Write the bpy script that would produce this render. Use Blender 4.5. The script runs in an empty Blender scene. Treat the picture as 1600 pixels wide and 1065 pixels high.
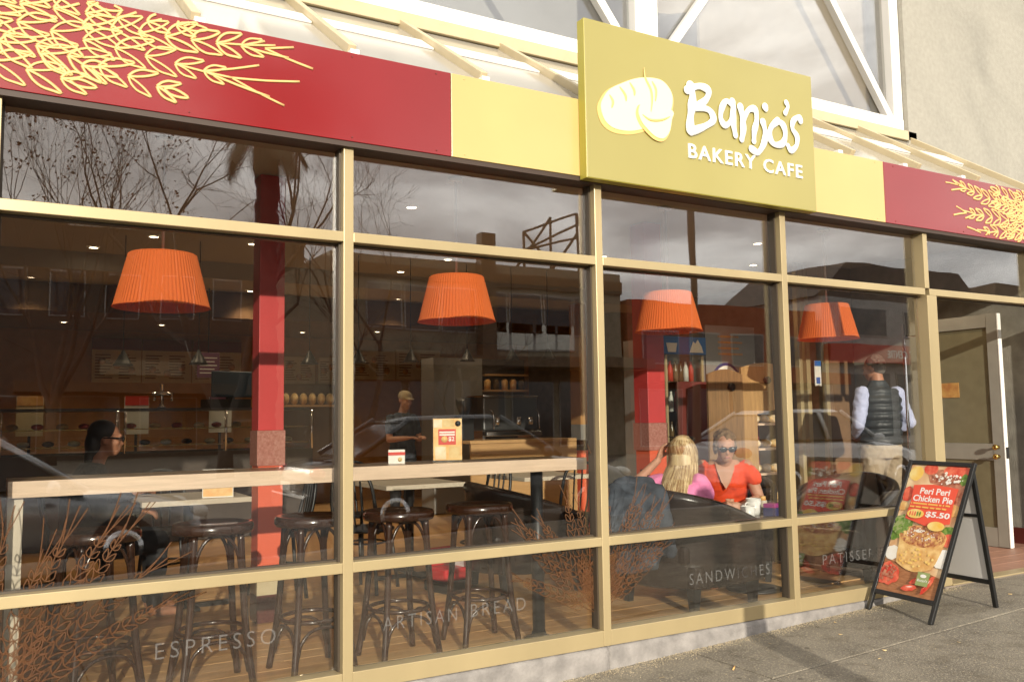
import bpy, bmesh, math, random
from mathutils import Vector, Matrix, Euler, noise

sc = bpy.context.scene
COL = sc.collection
R = math.radians
random.seed(7)

# ------------------------------------------------------------------ camera
cam_d = bpy.data.cameras.new('camera')
cam = bpy.data.objects.new('camera', cam_d)
COL.objects.link(cam)
cam_d.sensor_width = 36.0
cam_d.lens = 31.23
cam_d.clip_start = 0.05
cam_d.clip_end = 900.0
_f = Vector((0.50576517, 0.85838357, 0.08590248))
_r = Vector((0.86210667, -0.50652393, -0.01433845))
_u = Vector((-0.03120377, -0.08130899, 0.99620037))
cam.matrix_world = Matrix(((_r.x, _u.x, -_f.x, -1.4395), (_r.y, _u.y, -_f.y, -4.0140),
                           (_r.z, _u.z, -_f.z, 1.33), (0, 0, 0, 1)))
sc.camera = cam

# ------------------------------------------------------------------ world: broken winter cloud over a low sun
SUN_EL, SUN_AZ = R(15.0), R(16.5)          # azimuth: degrees left of the facade's normal
to_sun = Vector((-math.sin(SUN_AZ) * math.cos(SUN_EL), -math.cos(SUN_AZ) * math.cos(SUN_EL), math.sin(SUN_EL)))
w = bpy.data.worlds.new('World'); sc.world = w; w.use_nodes = True
nt = w.node_tree; nt.nodes.clear()
N = nt.nodes.new; L = nt.links.new
out = N('ShaderNodeOutputWorld')
sky = N('ShaderNodeTexSky'); sky.sky_type = 'NISHITA'; sky.sun_disc = False
sky.sun_elevation = SUN_EL; sky.sun_rotation = math.atan2(to_sun.x, to_sun.y)
sky.dust_density = 2.0
b1 = N('ShaderNodeBackground'); b1.inputs[1].default_value = 0.12
L(sky.outputs[0], b1.inputs[0])
tc = N('ShaderNodeTexCoord'); sp = N('ShaderNodeSeparateXYZ'); L(tc.outputs['Generated'], sp.inputs[0])
ad = N('ShaderNodeMath'); ad.operation = 'ADD'; ad.inputs[1].default_value = 0.16; L(sp.outputs[2], ad.inputs[0])
mx = N('ShaderNodeMath'); mx.operation = 'MAXIMUM'; mx.inputs[1].default_value = 0.1; L(ad.outputs[0], mx.inputs[0])
dx = N('ShaderNodeMath'); dx.operation = 'DIVIDE'; L(sp.outputs[0], dx.inputs[0]); L(mx.outputs[0], dx.inputs[1])
dy = N('ShaderNodeMath'); dy.operation = 'DIVIDE'; L(sp.outputs[1], dy.inputs[0]); L(mx.outputs[0], dy.inputs[1])
cb = N('ShaderNodeCombineXYZ'); L(dx.outputs[0], cb.inputs[0]); L(dy.outputs[0], cb.inputs[1])
cn = N('ShaderNodeTexNoise'); cn.inputs['Scale'].default_value = 1.15; cn.inputs['Detail'].default_value = 7.0
cn.inputs['Roughness'].default_value = 0.55; cn.inputs['Distortion'].default_value = 0.35
L(cb.outputs[0], cn.inputs['Vector'])
cr = N('ShaderNodeValToRGB')
cr.color_ramp.elements[0].position = 0.33; cr.color_ramp.elements[0].color = (0.30, 0.29, 0.285, 1)
cr.color_ramp.elements[1].position = 0.66; cr.color_ramp.elements[1].color = (1.0, 0.97, 0.92, 1)
e = cr.color_ramp.elements.new(0.50); e.color = (0.52, 0.50, 0.48, 1)
L(cn.outputs[0], cr.inputs[0])
b2 = N('ShaderNodeBackground'); b2.inputs[1].default_value = 2.5; L(cr.outputs[0], b2.inputs[0])
ms = N('ShaderNodeMixShader'); ms.inputs[0].default_value = 0.88
L(b1.outputs[0], ms.inputs[1]); L(b2.outputs[0], ms.inputs[2]); L(ms.outputs[0], out.inputs[0])

# ------------------------------------------------------------------ sun
sd = bpy.data.lights.new('sun', 'SUN'); sd.energy = 4.6; sd.angle = R(0.5); sd.color = (1.0, 0.92, 0.78)
so = bpy.data.objects.new('sun', sd); COL.objects.link(so)
so.rotation_euler = to_sun.to_track_quat('Z', 'Y').to_euler(); so.location = (-8, -30, 12)

sc.view_settings.view_transform = 'Standard'; sc.view_settings.look = 'None'
sc.view_settings.exposure = 0.2; sc.view_settings.gamma = 1.0
sc.render.engine = 'CYCLES'
try:
    sc.cycles.use_denoising = True; sc.cycles.denoiser = 'OPENIMAGEDENOISE'
except Exception:
    pass
sc.cycles.max_bounces = 8; sc.cycles.transparent_max_bounces = 16
sc.cycles.diffuse_bounces = 3; sc.cycles.glossy_bounces = 4; sc.cycles.transmission_bounces = 4
sc.cycles.caustics_reflective = False; sc.cycles.caustics_refractive = False
sc.cycles.sample_clamp_indirect = 6.0

# ------------------------------------------------------------------ materials
MATS = {}
def mat(name, rgb, rough=0.5, metal=0.0, var=0.0, vscale=8.0, bump=0.0, bscale=40.0, spec=0.5, stretch=None, rgb2=None, coat=0.0, emit=None, estr=0.0, detail=4.0):
    m = bpy.data.materials.new(name); m.use_nodes = True
    t = m.node_tree; n = t.nodes; p = n['Principled BSDF']
    p.inputs['Base Color'].default_value = (*rgb, 1); p.inputs['Roughness'].default_value = rough
    p.inputs['Metallic'].default_value = metal; p.inputs['Specular IOR Level'].default_value = spec
    p.inputs['Coat Weight'].default_value = coat; p.inputs['Coat Roughness'].default_value = 0.08
    if emit: p.inputs['Emission Color'].default_value = (*emit, 1); p.inputs['Emission Strength'].default_value = estr
    tcn = mp = None
    def coords():
        nonlocal tcn, mp
        if tcn is None:
            tcn = n.new('ShaderNodeTexCoord'); mp = n.new('ShaderNodeMapping')
            t.links.new(tcn.outputs['Object'], mp.inputs[0])
            if stretch: mp.inputs['Scale'].default_value = stretch
        return mp.outputs[0]
    if var > 0 or rgb2:
        nz = n.new('ShaderNodeTexNoise'); nz.inputs['Scale'].default_value = vscale; nz.inputs['Detail'].default_value = detail
        t.links.new(coords(), nz.inputs['Vector'])
        rp = n.new('ShaderNodeValToRGB')
        a = tuple(max(0, c * (1 - var)) for c in rgb); b = rgb2 if rgb2 else tuple(min(1, c * (1 + var)) for c in rgb)
        rp.color_ramp.elements[0].position = 0.3; rp.color_ramp.elements[1].position = 0.7
        rp.color_ramp.elements[0].color = (*a, 1); rp.color_ramp.elements[1].color = (*b, 1)
        t.links.new(nz.outputs[0], rp.inputs[0]); t.links.new(rp.outputs[0], p.inputs['Base Color'])
    if bump > 0:
        nb = n.new('ShaderNodeTexNoise'); nb.inputs['Scale'].default_value = bscale; nb.inputs['Detail'].default_value = 5
        t.links.new(coords(), nb.inputs['Vector'])
        bp = n.new('ShaderNodeBump'); bp.inputs['Strength'].default_value = bump; bp.inputs['Distance'].default_value = 0.01
        t.links.new(nb.outputs[0], bp.inputs['Height']); t.links.new(bp.outputs[0], p.inputs['Normal'])
    MATS[name] = m
    return m

def glass(name, tint=(0.955, 0.96, 0.95), r0=0.105, rough=0.0, gain=1.0):
    m = bpy.data.materials.new(name); m.use_nodes = True
    t = m.node_tree; n = t.nodes; n.clear()
    o = n.new('ShaderNodeOutputMaterial'); mixn = n.new('ShaderNodeMixShader')
    tr = n.new('ShaderNodeBsdfTransparent'); tr.inputs[0].default_value = (*tint, 1)
    gl = n.new('ShaderNodeBsdfGlossy'); gl.inputs['Roughness'].default_value = rough; gl.inputs['Color'].default_value = (1, 1, 1, 1)
    lw = n.new('ShaderNodeLayerWeight'); lw.inputs['Blend'].default_value = 0.5
    pw = n.new('ShaderNodeMath'); pw.operation = 'POWER'; pw.inputs[1].default_value = 4.0
    t.links.new(lw.outputs['Facing'], pw.inputs[0])
    mu = n.new('ShaderNodeMath'); mu.operation = 'MULTIPLY_ADD'; mu.inputs[1].default_value = (1 - r0) * gain; mu.inputs[2].default_value = r0
    mu.use_clamp = True
    t.links.new(pw.outputs[0], mu.inputs[0]); t.links.new(mu.outputs[0], mixn.inputs[0])
    t.links.new(tr.outputs[0], mixn.inputs[1]); t.links.new(gl.outputs[0], mixn.inputs[2]); t.links.new(mixn.outputs[0], o.inputs[0])
    # very slight waviness of float glass
    nz = n.new('ShaderNodeTexNoise'); nz.inputs['Scale'].default_value = 1.6; nz.inputs['Detail'].default_value = 1
    tcn = n.new('ShaderNodeTexCoord'); t.links.new(tcn.outputs['Object'], nz.inputs['Vector'])
    bp = n.new('ShaderNodeBump'); bp.inputs['Strength'].default_value = 0.05; bp.inputs['Distance'].default_value = 0.02
    t.links.new(nz.outputs[0], bp.inputs['Height']); t.links.new(bp.outputs[0], gl.inputs['Normal'])
    MATS[name] = m
    return m

def fabric_shade(name, rgb):
    m = bpy.data.materials.new(name); m.use_nodes = True
    t = m.node_tree; n = t.nodes; p = n['Principled BSDF']; o = n['Material Output']
    p.inputs['Base Color'].default_value = (*rgb, 1); p.inputs['Roughness'].default_value = 0.85; p.inputs['Specular IOR Level'].default_value = 0.2
    tl = n.new('ShaderNodeBsdfTranslucent'); tl.inputs[0].default_value = (*rgb, 1)
    mxn = n.new('ShaderNodeMixShader'); mxn.inputs[0].default_value = 0.35
    t.links.new(p.outputs[0], mxn.inputs[1]); t.links.new(tl.outputs[0], mxn.inputs[2]); t.links.new(mxn.outputs[0], o.inputs[0])
    MATS[name] = m
    return m

mat('champagne', (0.46, 0.365, 0.20), 0.36, 0.35, var=0.10, vscale=2.2, stretch=(1, 1, .35), detail=7)
mat('gasket', (0.06, 0.045, 0.03), 0.45)
glass('glass')
glass('glass_upper', (0.85, 0.86, 0.85), 0.22)
glass('glass_clear', (0.92, 0.94, 0.93), 0.04)
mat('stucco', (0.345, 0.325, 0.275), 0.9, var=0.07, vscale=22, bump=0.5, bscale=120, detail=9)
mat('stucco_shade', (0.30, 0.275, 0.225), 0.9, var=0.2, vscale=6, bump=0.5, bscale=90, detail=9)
mat('kerbstone', (0.25, 0.23, 0.212), 0.85, var=0.3, vscale=9, bump=0.6, bscale=60, detail=9)
mat('tan_paint', (0.52, 0.43, 0.27), 0.4, var=0.05)
mat('white_paint', (0.82, 0.80, 0.76), 0.35)
mat('pale_sheet', (0.36, 0.335, 0.285), 0.12, var=0.08, vscale=2)
mat('fascia_red', (0.225, 0.004, 0.005), 0.2, coat=0.5, spec=0.6, var=.06, vscale=1.5)
mat('fascia_cream', (0.54, 0.40, 0.15), 0.3, coat=0.4, var=.05, vscale=1.5)
mat('sign_olive', (0.335, 0.29, 0.09), 0.3, coat=0.3, var=.05, vscale=1.2)
mat('sign_side', (0.40, 0.35, 0.05), 0.35)
mat('wheat_vinyl', (0.80, 0.49, 0.19), 0.5)
def film(name, rgb, alpha):
    m = mat(name, rgb, .7); t = m.node_tree; n = t.nodes; p = n['Principled BSDF']; p.inputs['Alpha'].default_value = alpha
film('brown_vinyl', (0.17, 0.07, 0.024), .52)
film('frost_vinyl', (0.42, 0.42, 0.41), .11)
mat('letter_white', (0.85, 0.84, 0.80), 0.35)
mat('loaf_cream', (0.90, 0.80, 0.48), 0.5)
mat('loaf_line', (0.80, 0.50, 0.17), 0.5)
mat('dark_soffit', (0.05, 0.03, 0.02), 0.6)
mat('column_red', (0.56, 0.055, 0.055), 0.38, var=0.08, vscale=3)
mat('column_orange', (0.75, 0.13, 0.06), 0.5)
mat('granite', (0.34, 0.12, 0.09), 0.3, rgb2=(0.50, 0.25, 0.20), vscale=70, detail=8)
mat('cream_tile', (0.55, 0.46, 0.29), 0.35)
mat('dark_granite', (0.07, 0.02, 0.018), 0.25, rgb2=(0.12, 0.035, 0.03), vscale=60)
mat('counter_wood', (0.72, 0.54, 0.39), 0.4, var=0.10, vscale=5, stretch=(1, 14, 14))
mat('counter_top', (0.26, 0.17, 0.09), 0.3, var=0.15, vscale=5, stretch=(1, 14, 14))
mat('pale_laminate', (0.60, 0.52, 0.40), 0.4, var=0.06, vscale=4, stretch=(8, 8, 1))
mat('beech', (0.50, 0.30, 0.13), 0.45, var=0.12, vscale=4, stretch=(1, 10, 10))
mat('rack_wood', (0.48, 0.28, 0.11), 0.5, var=0.15, vscale=4, stretch=(10, 10, 1))
mat('floor_a', (0.62, 0.35, 0.14), 0.32, var=0.18, vscale=3, stretch=(1, 12, 1))
mat('floor_b', (0.52, 0.29, 0.115), 0.32, var=0.18, vscale=3, stretch=(1, 12, 1))
mat('floor_c', (0.68, 0.41, 0.18), 0.32, var=0.18, vscale=3, stretch=(1, 12, 1))
mat('bentwood', (0.040, 0.016, 0.008), 0.22, var=0.25, vscale=12, stretch=(1, 1, .3), coat=0.4)
mat('leather', (0.030, 0.020, 0.015), 0.27, var=0.2, vscale=9, bump=0.12, bscale=70)
mat('black_metal', (0.012, 0.012, 0.012), 0.4)
mat('chrome', (0.75, 0.75, 0.75), 0.12, 1.0)
mat('brass', (0.75, 0.52, 0.16), 0.22, 1.0)
mat('ceiling_paint', (0.50, 0.46, 0.40), 0.9)
mat('wall_brown', (0.17, 0.095, 0.045), 0.85, var=0.1)
mat('wall_ochre', (0.42, 0.22, 0.075), 0.85, var=0.1)
mat('wall_dark', (0.06, 0.045, 0.035), 0.85, var=0.1)
mat('lamp_orange_in', (0.75, 0.16, 0.04), 0.9)
fabric_shade('lamp_orange', (0.95, 0.235, 0.055))
mat('downlight', (0.9, 0.85, 0.7), 0.4, emit=(1.0, 0.80, 0.52), estr=14)
mat('trim_ring', (0.7, 0.66, 0.6), 0.4)
mat('menu_cream', (0.62, 0.50, 0.30), 0.6, var=0.05)
mat('menu_maroon', (0.16, 0.025, 0.02), 0.6)
mat('menu_ink', (0.20, 0.10, 0.05), 0.7)
mat('menu_food', (0.42, 0.17, 0.05), 0.7, rgb2=(0.6, 0.35, 0.1), vscale=14)
mat('purple', (0.16, 0.05, 0.10), 0.6)
mat('steel_dark', (0.10, 0.10, 0.10), 0.3, 0.7)
mat('blue_dark', (0.015, 0.04, 0.075), 0.4)
mat('grey_door', (0.30, 0.28, 0.235), 0.5, var=0.06)
mat('white_lit', (0.85, 0.83, 0.78), 0.4)
mat('tile_red', (0.36, 0.19, 0.13), 0.5, var=0.15, vscale=6)
mat('grout', (0.25, 0.2, 0.16), 0.9)
mat('skirting', (0.10, 0.02, 0.015), 0.4)
mat('china', (0.85, 0.83, 0.78), 0.2)
mat('skin', (0.56, 0.29, 0.185), 0.55, var=0.06, vscale=12)
mat('skin_tan', (0.40, 0.18, 0.10), 0.55, var=0.06, vscale=12)
mat('red_top', (0.86, 0.075, 0.016), 0.85, var=0.1, vscale=16, bump=0.3, bscale=22)
mat('pink_top', (0.90, 0.27, 0.52), 0.85, var=0.05, vscale=10, bump=0.2, bscale=20)
mat('blonde', (0.62, 0.40, 0.17), 0.5, rgb2=(0.84, 0.66, 0.38), var=0.2, vscale=26, stretch=(1, 1, .12))
mat('blonde_dark', (0.36, 0.20, 0.08), 0.5, var=0.2, vscale=26, stretch=(1, 1, .12))
mat('grey_hair', (0.13, 0.11, 0.09), 0.8, var=0.35, vscale=40)
mat('fair_hair', (0.20, 0.12, 0.06), 0.7, var=0.3, vscale=30)
mat('dark_hair', (0.012, 0.009, 0.007), 0.5)
mat('shades', (0.008, 0.008, 0.01), 0.12)
mat('vest_black', (0.025, 0.03, 0.033), 0.5, var=0.2, vscale=9, bump=0.25, bscale=30)
mat('shirt_blue', (0.42, 0.46, 0.66), 0.8, var=0.08, vscale=10, bump=0.3, bscale=18)
mat('khaki', (0.34, 0.27, 0.18), 0.85, var=0.12, vscale=10, bump=0.3, bscale=18)
mat('denim', (0.022, 0.026, 0.034), 0.85, rgb2=(0.085, 0.10, 0.125), vscale=9, bump=0.5, bscale=16)
mat('black_cloth', (0.012, 0.012, 0.014), 0.8)
mat('lip', (0.42, 0.13, 0.10), 0.5)
mat('magenta', (0.35, 0.03, 0.22), 0.5)
mat('navy', (0.03, 0.035, 0.14), 0.5)
mat('bread', (0.66, 0.40, 0.14), 0.8, rgb2=(0.82, 0.66, 0.36), vscale=18, bump=0.5, bscale=30)
mat('pastry', (0.78, 0.60, 0.33), 0.7, rgb2=(0.86, 0.78, 0.6), vscale=20, bump=0.4, bscale=30)
mat('card_orange', (0.78, 0.36, 0.09), 0.5, rgb2=(0.9, 0.66, 0.3), vscale=16)
mat('card_red', (0.62, 0.05, 0.03), 0.5)
mat('card_white', (0.82, 0.78, 0.70), 0.5)
mat('fridge_grey', (0.30, 0.29, 0.27), 0.35, 0.3)
mat('fridge_blue', (0.02, 0.13, 0.42), 0.35)
mat('bottle_dark', (0.05, 0.035, 0.02), 0.2, rgb2=(0.2, 0.12, 0.05), vscale=12)
mat('red_plastic', (0.55, 0.012, 0.02), 0.35)
# ------------------------------------------------------------------ geometry helpers
class MB:
    """collects vertices and faces for ONE mesh"""
    def __init__(s): s.v = []; s.f = []; s.smooth = []
    def add(s, vs, fs, smooth=False):
        o = len(s.v); s.v += [tuple(p) for p in vs]
        for f in fs: s.f.append(tuple(i + o for i in f)); s.smooth.append(smooth)
        return s
    def box(s, x0, x1, y0, y1, z0, z1, M=None):
        vs = [Vector((x, y, z)) for z in (z0, z1) for y in (y0, y1) for x in (x0, x1)]
        if M is not None: vs = [M @ p for p in vs]
        return s.add(vs, [(0, 2, 3, 1), (4, 5, 7, 6), (0, 1, 5, 4), (2, 6, 7, 3), (0, 4, 6, 2), (1, 3, 7, 5)])
    def tube(s, pts, rad, seg=8, closed=False, caps=True, flat=None, smooth=True):
        pts = [Vector(p) for p in pts]; n = len(pts)
        if not hasattr(rad, '__len__'): rad = [rad] * n
        vs = []; fs = []; prev = None
        for i, p in enumerate(pts):
            if closed: t = pts[(i + 1) % n] - pts[i - 1]
            else: t = pts[min(i + 1, n - 1)] - pts[max(i - 1, 0)]
            if t.length < 1e-9: t = Vector((0, 0, 1))
            t.normalize()
            if prev is None:
                a = Vector((0, 0, 1)) if abs(t.z) < 0.9 else Vector((1, 0, 0))
                u = t.cross(a).normalized()
            else:
                u = prev - t * prev.dot(t)
                u = u.normalized() if u.length > 1e-6 else t.orthogonal().normalized()
            prev = u; wv = t.cross(u)
            for k in range(seg):
                a = 2 * math.pi * k / seg
                d = u * math.cos(a) + wv * math.sin(a)
                d = d * rad[i]
                if flat: d = Vector((d.x * flat[0], d.y * flat[1], d.z * flat[2]))
                vs.append(p + d)
        m = n if closed else n - 1
        for i in range(m):
            for k in range(seg):
                a = i * seg + k; b = i * seg + (k + 1) % seg; c = ((i + 1) % n) * seg + (k + 1) % seg; d = ((i + 1) % n) * seg + k
                fs.append((a, b, c, d))
        s.add(vs, fs, smooth)
        if caps and not closed:
            o = len(s.v) - len(vs)
            s.f.append(tuple(o + k for k in reversed(range(seg)))); s.smooth.append(False)
            s.f.append(tuple(o + (n - 1) * seg + k for k in range(seg))); s.smooth.append(False)
        return s
    def lathe(s, prof, seg=32, c=(0, 0, 0), caps=True, M=None, smooth=True, ry=1.0):
        vs = []; fs = []
        for r, z in prof:
            for k in range(seg):
                a = 2 * math.pi * k / seg
                p = Vector((c[0] + r * math.cos(a), c[1] + r * ry * math.sin(a), c[2] + z))
                vs.append(M @ p if M is not None else p)
        for i in range(len(prof) - 1):
            for k in range(seg):
                fs.append((i * seg + k, i * seg + (k + 1) % seg, (i + 1) * seg + (k + 1) % seg, (i + 1) * seg + k))
        if caps:
            fs.append(tuple(reversed(range(seg)))); fs.append(tuple((len(prof) - 1) * seg + k for k in range(seg)))
        return s.add(vs, fs, smooth)
    def ell(s, c, r, seg=16, rings=10, M=None):
        vs = []; fs = []
        for i in range(rings + 1):
            ph = math.pi * i / rings
            for k in range(seg):
                a = 2 * math.pi * k / seg
                p = Vector((r[0] * math.sin(ph) * math.cos(a), r[1] * math.sin(ph) * math.sin(a), r[2] * math.cos(ph)))
                if M is not None: p = M @ p
                vs.append(p + Vector(c))
        for i in range(rings):
            for k in range(seg):
                fs.append((i * seg + k, (i + 1) * seg + k, (i + 1) * seg + (k + 1) % seg, i * seg + (k + 1) % seg))
        return s.add(vs, fs, True)
    def prism(s, poly, y0, y1, ax='xz'):
        """poly: 2-D outline; extruded from y0 to y1 along the third axis"""
        n = len(poly)
        def P(a, b, h): return (a, h, b) if ax == 'xz' else ((h, a, b) if ax == 'yz' else (a, b, h))
        vs = [P(a, b, y0) for a, b in poly] + [P(a, b, y1) for a, b in poly]
        fs = [tuple(range(n)), tuple(reversed(range(n, 2 * n)))] + [(i, n + i, n + (i + 1) % n, (i + 1) % n) for i in range(n)]
        return s.add(vs, fs)
    def build(s, name, m, parent=None, fix=True, bevel=0.0):
        me = bpy.data.meshes.new(name); me.from_pydata(s.v, [], s.f); me.polygons.foreach_set('use_smooth', s.smooth)
        if fix:
            bm = bmesh.new(); bm.from_mesh(me)
            bmesh.ops.remove_doubles(bm, verts=bm.verts, dist=1e-6)
            bmesh.ops.recalc_face_normals(bm, faces=bm.faces); bm.to_mesh(me); bm.free()
        me.materials.append(MATS[m] if isinstance(m, str) else m); me.update()
        o = bpy.data.objects.new(name, me); COL.objects.link(o)
        if parent is not None: o.parent = parent
        if bevel > 0:
            b = o.modifiers.new('bevel', 'BEVEL'); b.width = bevel; b.segments = 2; b.limit_method = 'ANGLE'
        return o

def tag(o, label=None, cat=None, group=None, kind=None):
    if label: o['label'] = label
    if cat: o['category'] = cat
    if group: o['group'] = group
    if kind: o['kind'] = kind
    return o
def thing(name, label, cat, loc=(0, 0, 0), rz=0.0, group=None):
    o = bpy.data.objects.new(name, None); COL.objects.link(o); o.empty_display_size = 0.1
    o.location = loc; o.rotation_euler = (0, 0, rz)
    return tag(o, label, cat, group)
def structure(o): return tag(o, kind='structure')
def dup(root, loc, rz=0.0, label=None, scale=None):
    def cp(o, par):
        c = o.copy(); COL.objects.link(c)
        if par is not None: c.parent = par
        for ch in o.children: cp(ch, c)
        return c
    r = cp(root, None); r.location = loc; r.rotation_euler = (0, 0, rz)
    if scale: r.scale = scale
    if label: r['label'] = label
    return r
def bx(name, m, parent, x0, x1, y0, y1, z0, z1, bevel=0.0):
    return MB().box(x0, x1, y0, y1, z0, z1).build(name, m, parent, bevel=bevel)
def text_mesh(txt, width=None, height=None, depth=0.004, spacing=1.0, bold=0.0):
    """a word as a mesh in the XZ plane, lower-left corner at the origin, facing -Y"""
    cu = bpy.data.curves.new('txt', 'FONT'); cu.body = txt; cu.extrude = 0.0; cu.space_character = spacing
    cu.offset = bold; cu.resolution_u = 3
    ob = bpy.data.objects.new('txt', cu); COL.objects.link(ob)
    dg = bpy.context.evaluated_depsgraph_get(); dg.update()
    me = bpy.data.meshes.new_from_object(ob.evaluated_get(dg))
    bpy.data.objects.remove(ob); bpy.data.curves.remove(cu)
    bm = bmesh.new(); bm.from_mesh(me); bpy.data.meshes.remove(me)
    xs = [v.co.x for v in bm.verts]; ys = [v.co.y for v in bm.verts]
    x0, x1, y0, y1 = min(xs), max(xs), min(ys), max(ys)
    kx = (width / (x1 - x0)) if width else (height / (y1 - y0)); ky = (height / (y1 - y0)) if height else kx
    for v in bm.verts: v.co = Vector(((v.co.x - x0) * kx, 0, (v.co.y - y0) * ky))
    if depth > 0:
        r = bmesh.ops.extrude_face_region(bm, geom=list(bm.faces))
        for g in r['geom']:
            if isinstance(g, bmesh.types.BMVert): g.co.y -= depth
        bmesh.ops.recalc_face_normals(bm, faces=bm.faces)
    vs = [v.co.copy() for v in bm.verts]; bm.verts.index_update()
    fs = [tuple(v.index for v in f.verts) for f in bm.faces]; bm.free()
    mb = MB(); mb.add(vs, fs); return mb
def moved(mb, M):
    mb.v = [tuple(M @ Vector(p)) for p in mb.v]; return mb
T3 = Matrix.Translation
def smooth_curve(pts, n=6):
    """Catmull-Rom through the points"""
    pts = [Vector(p) for p in pts]; o = []
    for i in range(len(pts) - 1):
        p0 = pts[max(i - 1, 0)]; p1 = pts[i]; p2 = pts[i + 1]; p3 = pts[min(i + 2, len(pts) - 1)]
        for k in range(n):
            t = k / n
            o.append(0.5 * ((2 * p1) + (-p0 + p2) * t + (2 * p0 - 5 * p1 + 4 * p2 - p3) * t * t + (-p0 + 3 * p1 - 3 * p2 + p3) * t ** 3))
    o.append(pts[-1]); return o
# ------------------------------------------------------------------ levels and spacing of the shopfront (metres)
W = 1.48                      # mullion spacing
FL = 0.06                     # shop floor
CEIL = 2.95
Z_RAIL0, Z_RAIL1 = 0.622, 0.670
Z_TR0, Z_TR1 = 2.180, 2.229
Z_SILL0, Z_SILL1 = 0.088, 0.172
Z_F0, Z_F1 = 2.665, 3.105
GY = 0.080                    # glass plane
def zp(X): return max(-0.30, min(0.085, -0.02 + 0.037 * (X - 1.85)))      # the pavement climbs to the door

# ---- materials of the ground
def ground_mat(name, c1, c2, c3, scale=1.0, bump=0.6):
    m = bpy.data.materials.new(name); m.use_nodes = True; t = m.node_tree; n = t.nodes; p = n['Principled BSDF']
    p.inputs['Roughness'].default_value = 0.85
    tcn = n.new('ShaderNodeTexCoord')
    a = n.new('ShaderNodeTexNoise'); a.inputs['Scale'].default_value = 2.2 * scale; a.inputs['Detail'].default_value = 8
    b = n.new('ShaderNodeTexNoise'); b.inputs['Scale'].default_value = 95 * scale; b.inputs['Detail'].default_value = 4
    v = n.new('ShaderNodeTexVoronoi'); v.inputs['Scale'].default_value = 140 * scale
    for q in (a, b, v): t.links.new(tcn.outputs['Object'], q.inputs['Vector'])
    r1 = n.new('ShaderNodeValToRGB'); r1.color_ramp.elements[0].position = .35; r1.color_ramp.elements[1].position = .7
    r1.color_ramp.elements[0].color = (*c1, 1); r1.color_ramp.elements[1].color = (*c2, 1); t.links.new(a.outputs[0], r1.inputs[0])
    r2 = n.new('ShaderNodeValToRGB'); r2.color_ramp.elements[0].position = .50; r2.color_ramp.elements[1].position = .72
    r2.color_ramp.elements[0].color = (0, 0, 0, 1); r2.color_ramp.elements[1].color = (1, 1, 1, 1); t.links.new(b.outputs[0], r2.inputs[0])
    mx = n.new('ShaderNodeMix'); mx.data_type = 'RGBA'; t.links.new(r2.outputs[0], mx.inputs['Factor'])
    t.links.new(r1.outputs[0], mx.inputs['A']); mx.inputs['B'].default_value = (*c3, 1); t.links.new(mx.outputs['Result'], p.inputs['Base Color'])
    g1 = n.new('ShaderNodeTexNoise'); g1.inputs['Scale'].default_value = 6.5 * scale; g1.inputs['Detail'].default_value = 9; g1.inputs['Roughness'].default_value = .7; t.links.new(tcn.outputs['Object'], g1.inputs['Vector'])
    g2 = n.new('ShaderNodeValToRGB'); g2.color_ramp.elements[0].position = .36; g2.color_ramp.elements[1].position = .50; g2.color_ramp.elements[0].color = (.72, .70, .67, 1); g2.color_ramp.elements[1].color = (1, 1, 1, 1); t.links.new(g1.outputs[0], g2.inputs[0])
    v2 = n.new('ShaderNodeTexVoronoi'); v2.inputs['Scale'].default_value = 4.2 * scale; t.links.new(tcn.outputs['Object'], v2.inputs['Vector'])
    g3 = n.new('ShaderNodeValToRGB'); g3.color_ramp.elements[0].position = .055; g3.color_ramp.elements[1].position = .075; g3.color_ramp.elements[0].color = (.5, .48, .46, 1); g3.color_ramp.elements[1].color = (1, 1, 1, 1); t.links.new(v2.outputs['Distance'], g3.inputs[0])
    m1 = n.new('ShaderNodeMix'); m1.data_type = 'RGBA'; m1.blend_type = 'MULTIPLY'; m1.inputs['Factor'].default_value = 1; t.links.new(mx.outputs['Result'], m1.inputs['A']); t.links.new(g2.outputs[0], m1.inputs['B'])
    m2 = n.new('ShaderNodeMix'); m2.data_type = 'RGBA'; m2.blend_type = 'MULTIPLY'; m2.inputs['Factor'].default_value = 1; t.links.new(m1.outputs['Result'], m2.inputs['A']); t.links.new(g3.outputs[0], m2.inputs['B']); t.links.new(m2.outputs['Result'], p.inputs['Base Color'])
    bp = n.new('ShaderNodeBump'); bp.inputs['Strength'].default_value = bump; bp.inputs['Distance'].default_value = .006
    t.links.new(v.outputs['Distance'], bp.inputs['Height']); t.links.new(bp.outputs[0], p.inputs['Normal'])
    MATS[name] = m
ground_mat('pavement', (0.145, 0.125, 0.095), (0.235, 0.205, 0.155), (0.38, 0.33, 0.24))
ground_mat('asphalt', (0.028, 0.027, 0.026), (0.04, 0.038, 0.036), (0.07, 0.066, 0.06), 0.6)

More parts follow.
